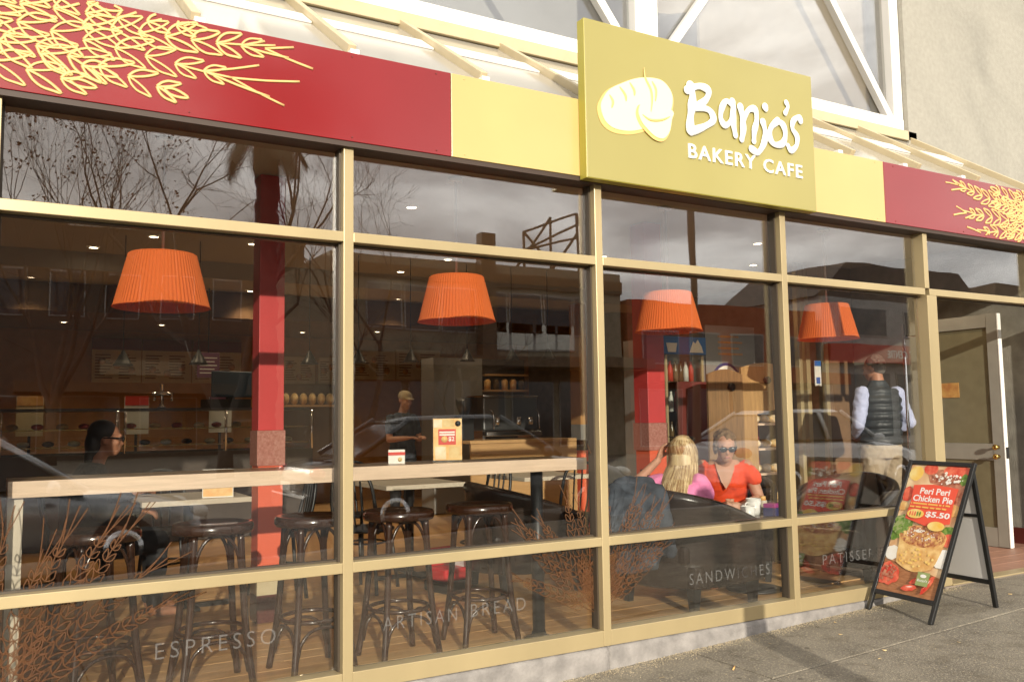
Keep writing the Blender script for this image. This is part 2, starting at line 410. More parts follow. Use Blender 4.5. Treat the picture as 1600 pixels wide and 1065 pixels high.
# ---- ground, road, pavement
structure(MB().add([(-400, -400, -.62), (400, -400, -.62), (400, 400, -.62), (-400, 400, -.62)], [(0, 1, 2, 3)]).build('ground', 'asphalt'))
structure(MB().add([(-80, -19, -.45), (-80, -5.15, -.45), (-8, -5.15, -.45), (5, -5.15, -.06), (80, -5.15, -.06), (80, -19, -.06), (5, -19, -.06), (-8, -19, -.45)],
                   [(0, 1, 2, 7), (7, 2, 3, 6), (6, 3, 4, 5)]).build('road', 'asphalt'))
structure(MB().box(-80, 90, -42, -19, -.6, -.28).build('far_pavement', 'pavement'))
def rz_(x): return -.45 if x < -8 else (-.06 if x > 5 else -.45 + (x + 8) / 13 * .39)
pav = bpy.data.objects.new('pavement', None); COL.objects.link(pav); structure(pav)
def slab(x0, x1, y0, y1):
    g = 0.005; n = max(1, int((x1 - x0) / 0.5)); mb = MB(); vs = []; fs = []
    for i in range(n + 1):
        x = x0 + g + (x1 - x0 - 2 * g) * i / n
        for y, dz in ((y0 + g, -.2), (y0 + g, -.004), (y0 + g + .006, 0), (y1 - g - .006, 0), (y1 - g, -.004), (y1 - g, -.2)):
            vs.append((x, y, zp(x) + dz))
    for i in range(n):
        for k in range(5): fs.append((i * 6 + k, i * 6 + k + 1, i * 6 + 7 + k, i * 6 + 6 + k))
    fs += [tuple(range(6)), tuple(n * 6 + k for k in range(6))]
    mb.add(vs, fs).build('paving_slab', 'pavement', pav)
xs = [-14, -10.4, -6.9, -3.9, -0.9, 2.05, 6.35, 9.4, 12.4, 15.4, 20, 26, 34]
for a, b in zip(xs, xs[1:]):
    slab(a, b, -0.66, -0.012); slab(a + .0, b + .0, -2.9, -0.66); slab(a, b, -4.98, -2.9)
rk = bpy.data.objects.new('road_kerb', None); COL.objects.link(rk); structure(rk)
for i in range(-14, 34, 2):
    M_ = MB(); vs = []
    for x in (i + .004, i + 1.996):
        for y, dz in ((-5.15, -.5), (-5.15, -.02), (-5.13, 0), (-4.985, 0), (-4.985, -.5)): vs.append((x, y, zp(x) + dz))
    M_.add(vs, [(0, 1, 6, 5), (1, 2, 7, 6), (2, 3, 8, 7), (3, 4, 9, 8), (0, 1, 2, 3, 4), (5, 6, 7, 8, 9)]).build('kerbstone', 'kerbstone', rk)
# joint bedding under the slabs
structure(MB().add([(-14, -5, -.33), (34, -5, -.03), (34, 0.3, -.03), (-14, .3, -.33)], [(0, 1, 2, 3)]).build('bedding', 'dark_soffit'))
# kerb course under the shopfront (rough concrete plinth)
pl = bpy.data.objects.new('plinth', None); COL.objects.link(pl); structure(pl)
def plinth(x0, x1):
    n = int((x1 - x0) / .06); vs = []; fs = []; prof = [(-.010, -.4), (-.012, .06), (-.004, .078), (.012, .086), (.20, .087), (.20, -.4)]
    for i in range(n + 1):
        x = x0 + (x1 - x0) * i / n
        for y, z in prof:
            d = 0.006 * noise.noise(Vector((x * 6, z * 20, 3))) if z > -.1 and y < .1 else 0
            vs.append((x, y + d - .004, z + d * .4))
    for i in range(n):
        for k in range(5): fs.append((i * 6 + k, i * 6 + k + 1, i * 6 + 7 + k, i * 6 + 6 + k))
    fs += [tuple(range(6)), tuple(n * 6 + k for k in range(6))]
    MB().add(vs, fs, True).build('plinth_course', 'kerbstone', pl)
for a, b in ((-6, -1.5), (-1.495, 1.5), (1.505, 4.44)): plinth(a, b)

# windblown grit against the plinth
mat('grit', (0.46, 0.38, 0.25), .95, var=.25, vscale=60)
q = random.Random(77); gm = MB()
for k in range(5200):
    x = q.uniform(.2, 4.6); y = -.016 - abs(q.gauss(0, 1)) * (.045 + .055 * max(0, noise.noise(Vector((x * 2.1, 0, 0))))); s_ = q.uniform(.0012, .0032); z = zp(x) + .0005
    if y < -.5: continue
    gm.add([(x - s_, y - s_, z), (x + s_, y - s_ * .8, z), (x + s_ * .2, y + s_, z), (x, y, z + s_ * 1.1)], [(0, 1, 3), (1, 2, 3), (2, 0, 3)])
for k in range(2500):
    x = q.uniform(1.0, 6.2); y = q.uniform(-1.6, -.02); s_ = q.uniform(.001, .0028); z = zp(x) + .0005
    gm.add([(x - s_, y - s_, z), (x + s_, y - s_ * .8, z), (x + s_ * .2, y + s_, z), (x, y, z + s_ * 1.1)], [(0, 1, 3), (1, 2, 3), (2, 0, 3)])
o = gm.build('grit', 'grit', fix=False); tag(o, 'pale sandy grit blown against the plinth and pavement', 'grit', kind='stuff')

# ---- shop floor: boards near the glass one by one, plain sheet behind
fl = bpy.data.objects.new('floor', None); COL.objects.link(fl); structure(fl)
MB().add([(-4, .1, FL - .012), (6.9, .1, FL - .012), (6.9, 12.5, FL - .012), (-4, 12.5, FL - .012)], [(0, 1, 2, 3)]).build('subfloor', 'floor_b', fl)
pb = MB().box(0, 1.197, 0, .147, -.010, 0)
protos = [pb.build('floor_board', k, fl, bevel=0.0015) for k in ('floor_a', 'floor_b', 'floor_c')]
used = set(); rr = random.Random(3)
for j in range(24):
    off = rr.uniform(0, 1.2)
    for i in range(6):
        x = -2.2 + off - 1.2 + i * 1.2
        k = rr.randrange(3)
        if k not in used: o = protos[k]; used.add(k)
        else: o = protos[k].copy(); COL.objects.link(o); o.parent = fl
        o.location = (x, .20 + j * .15, FL + rr.uniform(-.0006, .0004))
MB().box(-1.43, 4.44, .10, .195, -.1, FL + .001).build('threshold_strip', 'floor_b', fl)

# ---- entry floor of terracotta tiles
ef = bpy.data.objects.new('entry_floor', None); COL.objects.link(ef); structure(ef)
bx('grout_bed', 'grout', ef, 4.46, 7.4, -.015, 2.4, -.3, .086)
tp = None
for i in range(14):
    for j in range(10):
        mb = MB().box(0, .196, 0, .196, 0, .008) if tp is None else None
        if tp is None: o = tp = mb.build('floor_tile', 'tile_red', ef, bevel=.002)
        else: o = tp.copy(); COL.objects.link(o); o.parent = ef
        o.location = (4.60 + i * .2, .105 + j * .2, .087)
bx('door_sill', 'champagne', ef, 4.56, 6.8, -.012, .10, .087, .098, bevel=.002)

# ------------------------------------------------------------------ the shopfront frame and its panes
sf = thing('shopfront', 'champagne metal shopfront with tall mullions, transoms and large glass panes', 'shopfront')
JW = .112
for n_ in range(-1, 5):
    x0 = n_ * W; x1 = x0 + .050
    if n_ == 3:
        m = bx('mullion', 'champagne', sf, x0, x1, 0, .10, Z_TR1 + .001, Z_F0 + .05, bevel=.003)
        m = bx('door_jamb', 'champagne', sf, x0 + .012, x0 + .012 + JW, -.004, .11, Z_SILL0, Z_TR0 - .001, bevel=.004)
    elif n_ == 4:
        bx('mullion', 'champagne', sf, x0, x1, 0, .10, Z_TR1 + .001, Z_F0 + .05, bevel=.003)
    else:
        m = bx('mullion', 'champagne', sf, x0, x1, 0, .10, Z_SILL0, Z_F0 + .05, bevel=.003)
    g = MB()
    if n_ < 3: g.box(x0 - .011, x0 - .0005, .040, .098, Z_SILL1, Z_F0); g.box(x1 + .0005, x1 + .011, .062, .098, Z_SILL1, Z_F0); g.build('gasket', 'gasket', m)
# second jamb of the doorway
bx('door_jamb', 'champagne', sf, 6.70, 6.80, 0, .10, .09, Z_TR0 - .001, bevel=.004)
for n_ in range(-1, 5):
    a = n_ * W + .0502; b = (n_ + 1) * W - .0002
    if n_ == 3: a = n_ * W - .0 ; a += .0502
    if n_ == 4: b = 6.80
    t_ = bx('transom', 'champagne', sf, a, b, 0.001, .099, Z_TR0, Z_TR1, bevel=.003)
    MB().box(a, b, .064, .096, Z_TR0 - .009, Z_TR0 - .0005).box(a, b, .064, .096, Z_TR1 + .0005, Z_TR1 + .008).build('gasket', 'gasket', t_)
    if n_ < 3:
        b2_ = b if n_ < 2 else b + .012
        r_ = bx('rail', 'champagne', sf, a, b2_, 0.001, .099, Z_RAIL0, Z_RAIL1, bevel=.003)
        MB().box(a, b2_, .064, .096, Z_RAIL1 + .0005, Z_RAIL1 + .009).box(a, b2_, .064, .096, Z_RAIL0 - .007, Z_RAIL0 - .0005).build('gasket', 'gasket', r_)
        bx('sill', 'champagne', sf, a, b2_, 0.001, .099, Z_SILL0, Z_SILL1, bevel=.003)
        MB().box(a + .002, b2_ - .002, GY - .003, GY + .003, Z_RAIL1 + .002, Z_TR0 - .002).build('glass_pane', 'glass', sf)
        MB().box(a + .002, b2_ - .002, GY - .003, GY + .003, Z_SILL1 + .002, Z_RAIL0 - .002).build('glass_pane', 'glass', sf)
    MB().box(a + .002, b - .002, GY - .003, GY + .003, Z_TR1 + .002, Z_F0 + .02).build('glass_pane', 'glass', sf)
bx('head_beam', 'dark_soffit', sf, -3.0, 6.8, .0, .12, Z_F0 + .055, 3.09)

# ------------------------------------------------------------------ wheat drawing
def ear(p, ang, length, n, gw=.05, gl=.085, bend=0.0, awn=0.0, na=5, rnd=None):
    """outlined grains either side of a stalk; returns 2-D polylines"""
    rnd = rnd or random; polys = []; x, z = p; a = ang; st = length / n; axis = [(x, z)]
    for i in range(n):
        k = 1.0 if i < n * .6 else 1.0 - .5 * (i - n * .6) / (n * .4)
        for sgn in (-1, 1):
            b = a + sgn * rnd.uniform(.36, .52); l = gl * k * rnd.uniform(.9, 1.15); wv = gw * k * .5
            ux, uz = math.cos(b), math.sin(b); nx, nz = -uz * sgn, ux * sgn
            pts = [(0, 0), (.25, .75), (.55, .95), (.85, .45), (1.05, 0), (.7, -.35), (.3, -.30), (0, 0)]
            polys.append([(x + ux * l * s_ + nx * wv * t_, z + uz * l * s_ + nz * wv * t_) for s_, t_ in pts])
        x += math.cos(a) * st; z += math.sin(a) * st; a += bend / n; axis.append((x, z))
    if awn > 0:
        for q in range(na):
            b = a + (q - (na - 1) / 2) * .16 + rnd.uniform(-.04, .04); l = awn * rnd.uniform(.75, 1.1)
            o = axis[-1 - (q % 3)]
            polys.append([o, (o[0] + math.cos(b) * l * .5, o[1] + math.sin(b) * l * .5), (o[0] + math.cos(b + .03) * l, o[1] + math.sin(b + .03) * l)])
    else:
        l = gl * .7; x -= math.cos(a) * st * .75; z -= math.sin(a) * st * .75; ux, uz = math.cos(a), math.sin(a)
        polys.append([(x + ux * l * s_ - uz * gw * .3 * t_, z + uz * l * s_ + ux * gw * .3 * t_) for s_, t_ in ((0, 0), (.3, .8), (.7, .7), (1.05, 0), (.7, -.7), (.3, -.8), (0, 0))])
    return polys
def clip_polys(polys, x0, x1, z0, z1):
    o = []
    for pl_ in polys:
        cur = []
        for (x, z) in pl_:
            if x0 <= x <= x1 and z0 <= z <= z1: cur.append((x, z))
            else:
                if len(cur) > 1: o.append(cur)
                cur = []
        if len(cur) > 1: o.append(cur)
    return o
def draw(polys, y, r, name, m, parent, seg=4, flat=.25):
    mb = MB(); rn = random.Random(5)
    for pl_ in polys:
        pts = [(x, y + rn.uniform(-.0004, .0004), z) for x, z in pl_]
        c = smooth_curve(pts, 3) if len(pts) > 2 else pts
        mb.tube(c, [r * rn.uniform(.85, 1.1)] * len(c), seg, flat=(1, flat, 1))
    return mb.build(name, m, parent, fix=False)

# ------------------------------------------------------------------ fascia band
fa = thing('fascia_band', 'long red and cream fascia board with yellow wheat drawings over the windows', 'fascia')
SX0, SX1 = 1.36, 3.197
FY = -.030
p_red = bx('red_panel', 'fascia_red', fa, -3.2, .563, FY, .01, Z_F0, Z_F1, bevel=.002)
bx('cream_panel', 'fascia_cream', fa, .566, SX0 + .1, FY - .001, .01, Z_F0, Z_F1, bevel=.002)
bx('cream_panel', 'fascia_cream', fa, SX1 - .1, 3.988, FY - .001, .01, Z_F0, Z_F1, bevel=.002)
p_red2 = bx('red_panel', 'fascia_red', fa, 3.991, 6.8, FY, .01, Z_F0, Z_F1, bevel=.002)
bx('soffit_strip', 'dark_soffit', fa, -3.2, 6.8, FY + .004, .11, Z_F0 - .026, Z_F0 - .002)  # fascia underside; the shadow gap below it is put into the dark brown
rw = random.Random(11); P_ = []
for (x, z, tx, tz, n, awn, bend) in [(-2.1, 2.99, -.66, 3.075, 17, 0, .03), (-1.15, 2.985, -.34, 3.045, 10, .26, .03), (-1.75, 2.99, -.48, 2.87, 15, .30, .05),
        (-1.9, 2.95, -.74, 2.745, 14, 0, -.10), (-1.85, 2.80, -1.10, 2.725, 9, 0, -.06), (-1.95, 3.09, -1.0, 3.08, 10, 0, -.05), (-1.9, 2.90, -1.0, 2.78, 9, 0, -.1)]:
    L_ = math.hypot(tx - x, tz - z); a = math.atan2(tz - z, tx - x)
    P_ += ear((x, z), a - bend * .5, L_ - (awn * .2), max(4, int(n * .72)), .058, .140, bend, awn, 5, rw)
draw(clip_polys(P_, -3.1, .5, Z_F0 + .006, Z_F1 - .006), FY - .0015, .0070, 'wheat_drawing', 'wheat_vinyl', p_red)
P_ = []
for (x, z, tx, tz, n, awn, bend) in [(6.5, 2.90, 4.86, 3.05, 22, .19, -.18), (6.4, 2.88, 5.30, 3.075, 14, .0, -.1), (6.4, 2.80, 4.95, 2.83, 18, .17, .06), (6.5, 2.86, 5.3, 2.95, 15, 0, .1),
        (6.4, 2.80, 5.12, 2.69, 15, .2, .12), (6.5, 2.95, 5.6, 3.06, 11, 0, 0), (6.5, 2.76, 5.45, 2.70, 12, 0, .1), (6.4, 2.92, 5.5, 2.87, 11, 0, 0)]:
    L_ = math.hypot(tx - x, tz - z); a = math.atan2(tz - z, tx - x)
    P_ += ear((x, z), a - bend * .5, L_, max(4, int(n * .75)), .058, .138, bend, awn, 5, rw)
draw(clip_polys(P_, 4.1, 6.7, Z_F0 + .006, Z_F1 - .006), FY - .0015, .0080, 'wheat_drawing', 'wheat_vinyl', p_red2)
for x in (-.70, .03, .76, 3.55, 4.25, 4.95):
    bx('bracket', 'white_paint', fa, x, x + .045, -.01, .03, Z_F1 + .001, Z_F1 + .03)
for x in (-2.2, -1.45, -.72, .03, .48, .64, 3.9, 4.1, 4.9, 5.7):
    for z in (Z_F0 + .02, Z_F1 - .02):
        MB().lathe([(.004, 0), (.004, .002), (.002, .003)], 8, M=T3((x, FY - .0006, z)) @ Matrix.Rotation(R(90), 4, 'X')).build('rivet', 'fascia_cream' if .56 < x < 4 else 'menu_maroon', fa)

# ------------------------------------------------------------------ box sign
bs = thing('box_sign', 'olive yellow box sign with white raised lettering and a bread drawing', 'shop sign', (SX0, FY, 2.64))
def bsx(mb): return moved(mb, T3((-SX0, -FY, -2.64)))
SY = -.100
bsx(MB().box(SX0, SX1, SY, FY - .003, 2.640, 3.552)).build('sign_case', 'sign_side', bs, bevel=.003)
bsx(MB().box(SX0 + .004, SX1 - .004, SY - .003, SY - .0005, 2.644, 3.548)).build('sign_face', 'sign_olive', bs, bevel=.001)
BANJO = { 'B1': [(2.125, 3.29), (2.14, 3.23), (2.13, 3.16), (2.116, 3.089), (2.113, 3.02)], 'B2': [(2.099, 3.262), (2.193, 3.302), (2.268, 3.288), (2.247, 3.228), (2.169, 3.169)], 'B3': [(2.169, 3.169), (2.268, 3.166), (2.3, 3.111), (2.227, 3.058), (2.118, 3.01)], 'a1': [(2.468, 3.231), (2.413, 3.247), (2.373, 3.194), (2.363, 3.129), (2.398, 3.092), (2.452, 3.136), (2.473, 3.217)], 'a2': [(2.465, 3.252), (2.472, 3.189), (2.466, 3.117), (2.481, 3.042)], 'n1': [(2.53, 3.23), (2.546, 3.158), (2.548, 3.087), (2.533, 3.025)], 'n2': [(2.549, 3.152), (2.601, 3.222), (2.659, 3.234), (2.667, 3.163), (2.644, 3.095), (2.637, 3.029)], 'j1': [(2.722, 3.165), (2.739, 3.102), (2.723, 3.028), (2.67, 2.962), (2.613, 2.976)], 'j2': [(2.747, 3.267), (2.753, 3.256)], 'o': [(2.855, 3.194), (2.792, 3.14), (2.777, 3.076), (2.818, 3.034), (2.892, 3.052), (2.92, 3.115), (2.903, 3.172), (2.855, 3.194)], 'q': [(2.94, 3.329), (2.953, 3.301), (2.928, 3.258)], 's': [(3.067, 3.227), (3.056, 3.253), (2.999, 3.217), (2.988, 3.163), (3.027, 3.117), (3.019, 3.056), (2.967, 3.016), (2.94, 3.045)],}
WID = {'B1': .030, 'B2': .024, 'B3': .024, 'a1': .021, 'a2': .023, 'n1': .024, 'n2': .022, 'j1': .023, 'j2': .024, 'o': .023, 'q': .017, 's': .020}
for keys in (('B1', 'B2', 'B3'), ('a1', 'a2'), ('n1', 'n2'), ('j1', 'j2'), ('o',), ('q',), ('s',)):
    mb = MB()
    for k in keys:
        pts = smooth_curve([(x, SY - .012, z) for x, z in BANJO[k]], 6); n = len(pts)
        rad = [WID[k] * (1.0 + .16 * math.sin(i * .55 + len(k))) for i in range(n)]
        mb.tube(pts, rad, 10, flat=(1, .30, 1))
        for q, rd in ((pts[0], rad[0]), (pts[-1], rad[-1])): mb.ell(q, (rd, rd * .3, rd), 10, 8)
    bsx(mb).build('letter', 'letter_white', bs, fix=False)
for wd, x0, x1, z0 in (('BAKERY', 2.096, 2.648, 2.850), ('CAFE', 2.715, 3.066, 2.844)):
    t_ = text_mesh(wd, x1 - x0, .088, .008, 1.18, .014)
    bsx(moved(t_, T3((x0, SY - .0035, z0)))).build('lettering', 'letter_white', bs)
LOAF = [(1.46, 3.05), (1.477, 3.104), (1.525, 3.165), (1.614, 3.217), (1.712, 3.262), (1.812, 3.286), (1.904, 3.287), (1.962, 3.25), (1.986, 3.193), (1.965, 3.108), (1.887, 3.041), (1.785, 2.985), (1.67, 2.947), (1.558, 2.943), (1.489, 2.977)]
ROLL = [(1.722, 3.065), (1.74, 3.114), (1.781, 3.114), (1.829, 3.069), (1.896, 3.073), (1.957, 3.117), (1.986, 3.101), (1.972, 3.065), (1.952, 2.988), (1.905, 2.937), (1.841, 2.94), (1.776, 2.981), (1.742, 3.015)]
SLASH = [[(1.521, 3.133), (1.544, 3.098), (1.535, 3.058)], [(1.594, 3.192), (1.632, 3.153), (1.639, 3.115)], [(1.667, 3.231), (1.698, 3.191), (1.7, 3.158)], [(1.777, 3.338), (1.783, 3.279), (1.822, 3.213), (1.828, 3.147), (1.817, 3.079)], [(1.832, 3.268), (1.86, 3.22), (1.853, 3.152)], [(1.75, 3.054), (1.807, 3.031), (1.891, 3.044), (1.956, 3.075)]]
def closed_smooth(poly, n=5):
    q = [Vector((x, 0, z)) for x, z in poly]; k = len(q); o = []
    for i in range(k):
        p0, p1, p2, p3 = q[i - 1], q[i], q[(i + 1) % k], q[(i + 2) % k]
        for j in range(n):
            t = j / n
            o.append(0.5 * ((2 * p1) + (-p0 + p2) * t + (2 * p0 - 5 * p1 + 4 * p2 - p3) * t * t + (-p0 + 3 * p1 - 3 * p2 + p3) * t ** 3))
    return [(v.x, v.z) for v in o]
for poly, y in ((LOAF, SY - .004), (ROLL, SY - .010)):
    cp_ = closed_smooth(poly)
    cx = sum(a for a, b in cp_) / len(cp_); cz = sum(b for a, b in cp_) / len(cp_)
    bsx(MB().prism([(cx + (a - cx) * 1.06 - .008, cz + (b - cz) * 1.06 - .012) for a, b in cp_], y, y - .002)).build('loaf_shadow', 'loaf_line', bs)  # darker printed outline, slightly larger than the bread shape
    bsx(MB().prism(cp_, y - .0025, y - .005)).build('loaf_shape', 'loaf_cream', bs)
for s_ in SLASH:
    sl = MB()
    c = smooth_curve([(x, SY - .0100 if s_ is not SLASH[-1] else SY - .016, z) for x, z in s_], 5); n = len(c)
    sl.tube(c, [.0075 * math.sin(math.pi * (i + .6) / (n + .2)) + .0015 for i in range(n)], 6, flat=(1, .3, 1))
    bsx(sl).build('loaf_slash', 'loaf_line', bs, fix=False)

# ------------------------------------------------------------------ lean-to roof behind the fascia
YW = 1.20; ZB = 3.93
lr = thing('lean_to_roof', 'sloping lean-to roof with tan rafters and pale sheets behind the fascia', 'roof', (0, .1, 3.15))
def lrx(mb): return moved(mb, T3((0, -.1, -3.15)))
y0, z0, y1, z1 = .05, 3.12, YW - .05, 3.86
def sl_pt(t, d=0): return (y0 + (y1 - y0) * t - d * math.sin(math.atan2(z1 - z0, y1 - y0)), z0 + (z1 - z0) * t + d * math.cos(math.atan2(z1 - z0, y1 - y0)))
rx = [-2.93 + .74 * i for i in range(13)]
for x in rx:
    a, b, c, d = sl_pt(0, -.02), sl_pt(1, -.02), sl_pt(1, .058), sl_pt(0, .058)
    lrx(MB().prism([a, b, c, d], x, x + .042, 'yz')).build('rafter', 'tan_paint', lr, bevel=.004)
for x in rx[:-1]:
    a, b, c, d = sl_pt(-.02, .0), sl_pt(1, .0), sl_pt(1, .012), sl_pt(-.02, .012)
    lrx(MB().prism([a, b, c, d], x + .044, x + .738, 'yz')).build('roof_sheet', 'pale_sheet', lr)
    a, b, c, d = sl_pt(.50, .014), sl_pt(.66, .014), sl_pt(.66, .024), sl_pt(.50, .024)
    lrx(MB().prism([a, b, c, d], x + .06, x + .735, 'yz')).build('roof_batten', 'white_paint', lr)  # white strip across the middle of each sheet
lrx(MB().box(-2.95, 6.05, YW - .10, YW - .02, 3.865, 3.955)).build('wall_plate', 'tan_paint', lr, bevel=.004)

# ------------------------------------------------------------------ upper storey
us = thing('upper_storey', 'upper storey with white braced windows and rough beige rendered wall', 'building', (0, YW, 3.9))
def usx(mb): return moved(mb, T3((0, -YW, -3.9)))
usx(MB().box(5.93, 14, YW - .10, YW + .5, 3.0, 9.5)).build('rendered_wall', 'stucco', us)
bb = usx(MB().box(-4, 5.925, YW - .06, YW + .06, 3.958, 4.075)).build('window_sill', 'white_paint', us, bevel=.006)
def bar(p, q, w_, ya, yb, name='brace'):
    d = Vector((q[0] - p[0], 0, q[1] - p[1])); n_ = Vector((-d.z, 0, d.x)).normalized() * (w_ / 2)
    poly = [(p[0] + n_.x, p[1] + n_.z), (q[0] + n_.x, q[1] + n_.z), (q[0] - n_.x, q[1] - n_.z), (p[0] - n_.x, p[1] - n_.z)]
    return usx(MB().prism(poly, ya, yb)).build(name, 'white_paint', us, bevel=.004)
for x, wd in ((5.80, .124), (2.74, .22), (-.40, .22), (-3.5, .22)):
    usx(MB().box(x, x + wd, YW - .055, YW + .055, 4.077, 8.5)).build('post', 'white_paint', us, bevel=.006)
for xa, xb in ((2.96, 5.80), (-.18, 2.74), (-3.28, -.40)):
    xm = (xa + xb) / 2
    bar((xa + .02, 4.06), (xm - .02, 5.85), .07, YW - .045, YW + .02); bar((xb - .02, 4.06), (xm + .02, 5.85), .07, YW - .044, YW + .021)
    usx(MB().box(xa + .002, xb - .002, YW + .025, YW + .033, 4.077, 8.4)).build('window_pane', 'glass_upper', us)
    usx(MB().box(xa, xb, YW - .05, YW + .05, 8.402, 8.5)).build('window_head', 'white_paint', us)
usx(MB().box(-4, 5.92, YW - .02, YW + .5, 8.51, 9.5)).build('parapet', 'stucco', us)
mat('blind', (0.58, 0.46, 0.34), .8, var=.05); mat('blind_grey', (0.60, 0.57, 0.55), .8)
usx(MB().box(3.72, 5.92, YW + .30, YW + .33, 3.6, 8.5)).build('blind', 'blind', us)
pts = [(3.70, 5.6), (3.70, 4.9), (3.55, 4.72), (3.35, 4.66), (3.0, 4.62), (2.98, 5.6)]
usx(MB().prism(pts, YW + .26, YW + .28)).build('curtain', 'blind', us)  # beige shape standing in for a wavy reflection in the window
usx(MB().box(-4, 5.92, YW + 1.2, YW + 1.25, 3.2, 8.5)).build('inner_wall', 'blind_grey', us)
usx(MB().box(-4, 5.92, YW + .1, YW + 1.2, 3.9, 3.95)).build('inner_floor', 'blind_grey', us)
# ------------------------------------------------------------------ the room
def tiled(name, m, x0, x1, y0, y1, z0, z1): return structure(MB().box(x0, x1, y0, y1, z0, z1).build(name, m))
tiled('wall_left', 'wall_ochre', -2.5, -2.4, .12, 10, FL - .1, 3.0)
tiled('wall_back', 'wall_ochre', -2.5, 7.6, 9.6, 9.7, FL - .1, 3.0)
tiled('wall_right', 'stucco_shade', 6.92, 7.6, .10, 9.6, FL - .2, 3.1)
bx('skirting', 'skirting', bpy.data.objects['wall_right'], 6.885, 6.918, .115, 9.5, .09, .24)
ce = tiled('ceiling', 'ceiling_paint', -2.5, 7.6, .12, 9.7, CEIL, CEIL + .1)
bx('bulkhead', 'ceiling_paint', ce, -2.4, 6.9, 5.2, 5.9, 2.78, CEIL - .001)
bx('bulkhead', 'wall_brown', ce, -2.4, 6.9, 7.3, 9.59, 2.62, CEIL - .001)
bx('street_pier', 'wall_ochre', bpy.data.objects['wall_left'], -2.4, -1.49, .02, .16, FL, 3.0)

# ---- downlights
dl0 = thing('downlight', 'lit round downlight', 'ceiling light', (0, 0, 0), group='downlights in the shop ceiling')
MB().lathe([(.052, 0), (.052, -.006), (.040, -.008), (.038, -.002)], 20, caps=False).build('trim_ring', 'trim_ring', dl0)
MB().lathe([(.037, -.001), (.037, -.004)], 20).build('bulb', 'downlight', dl0)
ld = bpy.data.lights.new('lamp', 'SPOT'); ld.energy = 24.0; ld.color = (1.0, .76, .48); ld.spot_size = R(110); ld.spot_blend = .8; ld.shadow_soft_size = .04
lo = bpy.data.objects.new('lamp', ld); COL.objects.link(lo); lo.parent = dl0; lo.location = (0, 0, -.02)
spots = [(-.24, 4.15), (-.65, 4.9), (-1.08, 7.0), (1.33, 7.1), (1.71, 6.0), (1.72, 6.66), (2.06, 6.1), (2.43, 4.95), (3.29, 7.0), (2.56, 4.04), (1.31, 2.14), (4.83, 1.99), (5.02, 4.0), (.62, 6.4), (2.49, 8.7), (-.65, 8.5), (-.69, 6.7), (.5, 8.4), (3.46, 8.2), (4.4, 6.2), (.6, 4.1), (3.9, 3.2), (5.7, 2.9), (6.2, 1.2)]
for i, (x, y) in enumerate(spots):
    z = CEIL - .001 if y < 5.19 or 5.91 < y < 7.29 else (2.779 if y < 5.91 else 2.619)
    o = dl0 if i == 0 else dup(dl0, (0, 0, 0))
    o.location = (x, y, z); o['label'] = 'small lit round downlight set in the shop ceiling'

# ---- red columns
def column(x, y, wd, label):
    t = thing('column', label, 'column', (x, y, FL), group='red columns inside the window')
    h = wd / 2
    bx('plinth', 'dark_granite', t, -h, h, 0, wd, 0, .17); bx('cream_band', 'cream_tile', t, -h + .002, h - .002, .002, wd - .002, .171, .33)
    bx('orange_shaft', 'column_orange', t, -h + .004, h - .004, .004, wd - .004, .331, .985)
    bx('granite_tile', 'granite', t, -h - .008, h + .008, -.008, wd + .008, .986, 1.21)
    bx('red_shaft', 'column_red', t, -h, h, 0, wd, 1.2101, CEIL - FL - .001, bevel=.004)
    return t
column(.140, 1.75, .165, 'red column with granite band beside the leftmost orange lamp')
c2 = column(3.345, 1.75, .185, 'red column with granite band behind the blonde woman in pink')

# ---- orange pendant lamps
pn0 = thing('pendant_lamp', 'x', 'pendant lamp', group='orange pendant lamps in a row')
mb = MB(); seg = 144; prof = [(.262, 0.0), (.253, .012), (.2160, .20), (.182, .372), (.174, .380)]
vs = []; fs = []
for r, z in prof:
    for k in range(seg):
        rr_ = r * (1 + (.009 if k % 2 else -.009)) if 0.005 < z < .378 else r; a = 2 * math.pi * k / seg
        vs.append((rr_ * math.cos(a), rr_ * math.sin(a), z))
for i in range(len(prof) - 1):
    for k in range(seg): fs.append((i * seg + k, i * seg + (k + 1) % seg, (i + 1) * seg + (k + 1) % seg, (i + 1) * seg + k))
mb.add(vs, fs, False); sh = mb.build('lamp_shade', 'lamp_orange', pn0)
sm_ = sh.modifiers.new('thick', 'SOLIDIFY'); sm_.thickness = .004; sm_.offset = -1
MB().lathe([(.174, .376), (.02, .388), (.012, .40), (.004, .41)], 32, caps=False).build('shade_top', 'lamp_orange', pn0)
MB().tube([(0, 0, .40), (0, 0, 1.215)], .008, 8).build('cord', 'white_paint', pn0)
MB().lathe([(.05, 1.19), (.05, 1.21), (.03, 1.218)], 20).build('ceiling_rose', 'white_paint', pn0)
MB().lathe([(.012, .34), (.018, .28), (.03, .24), (.03, .21), (.012, .18)], 16).build('bulb', 'china', pn0)
lamps = [(-.617, 'leftmost'), (1.237, 'second from the left'), (3.066, 'third from the left'), (4.869, 'rightmost')]
for i, (x, lb) in enumerate(lamps):
    o = pn0 if i == 0 else dup(pn0, (0, 0, 0))
    o.location = (x, 1.25, 1.972); o.scale = (1.0, 1.0, .80); o['label'] = 'pleated orange pendant lampshade on a white cord, %s of the four' % lb

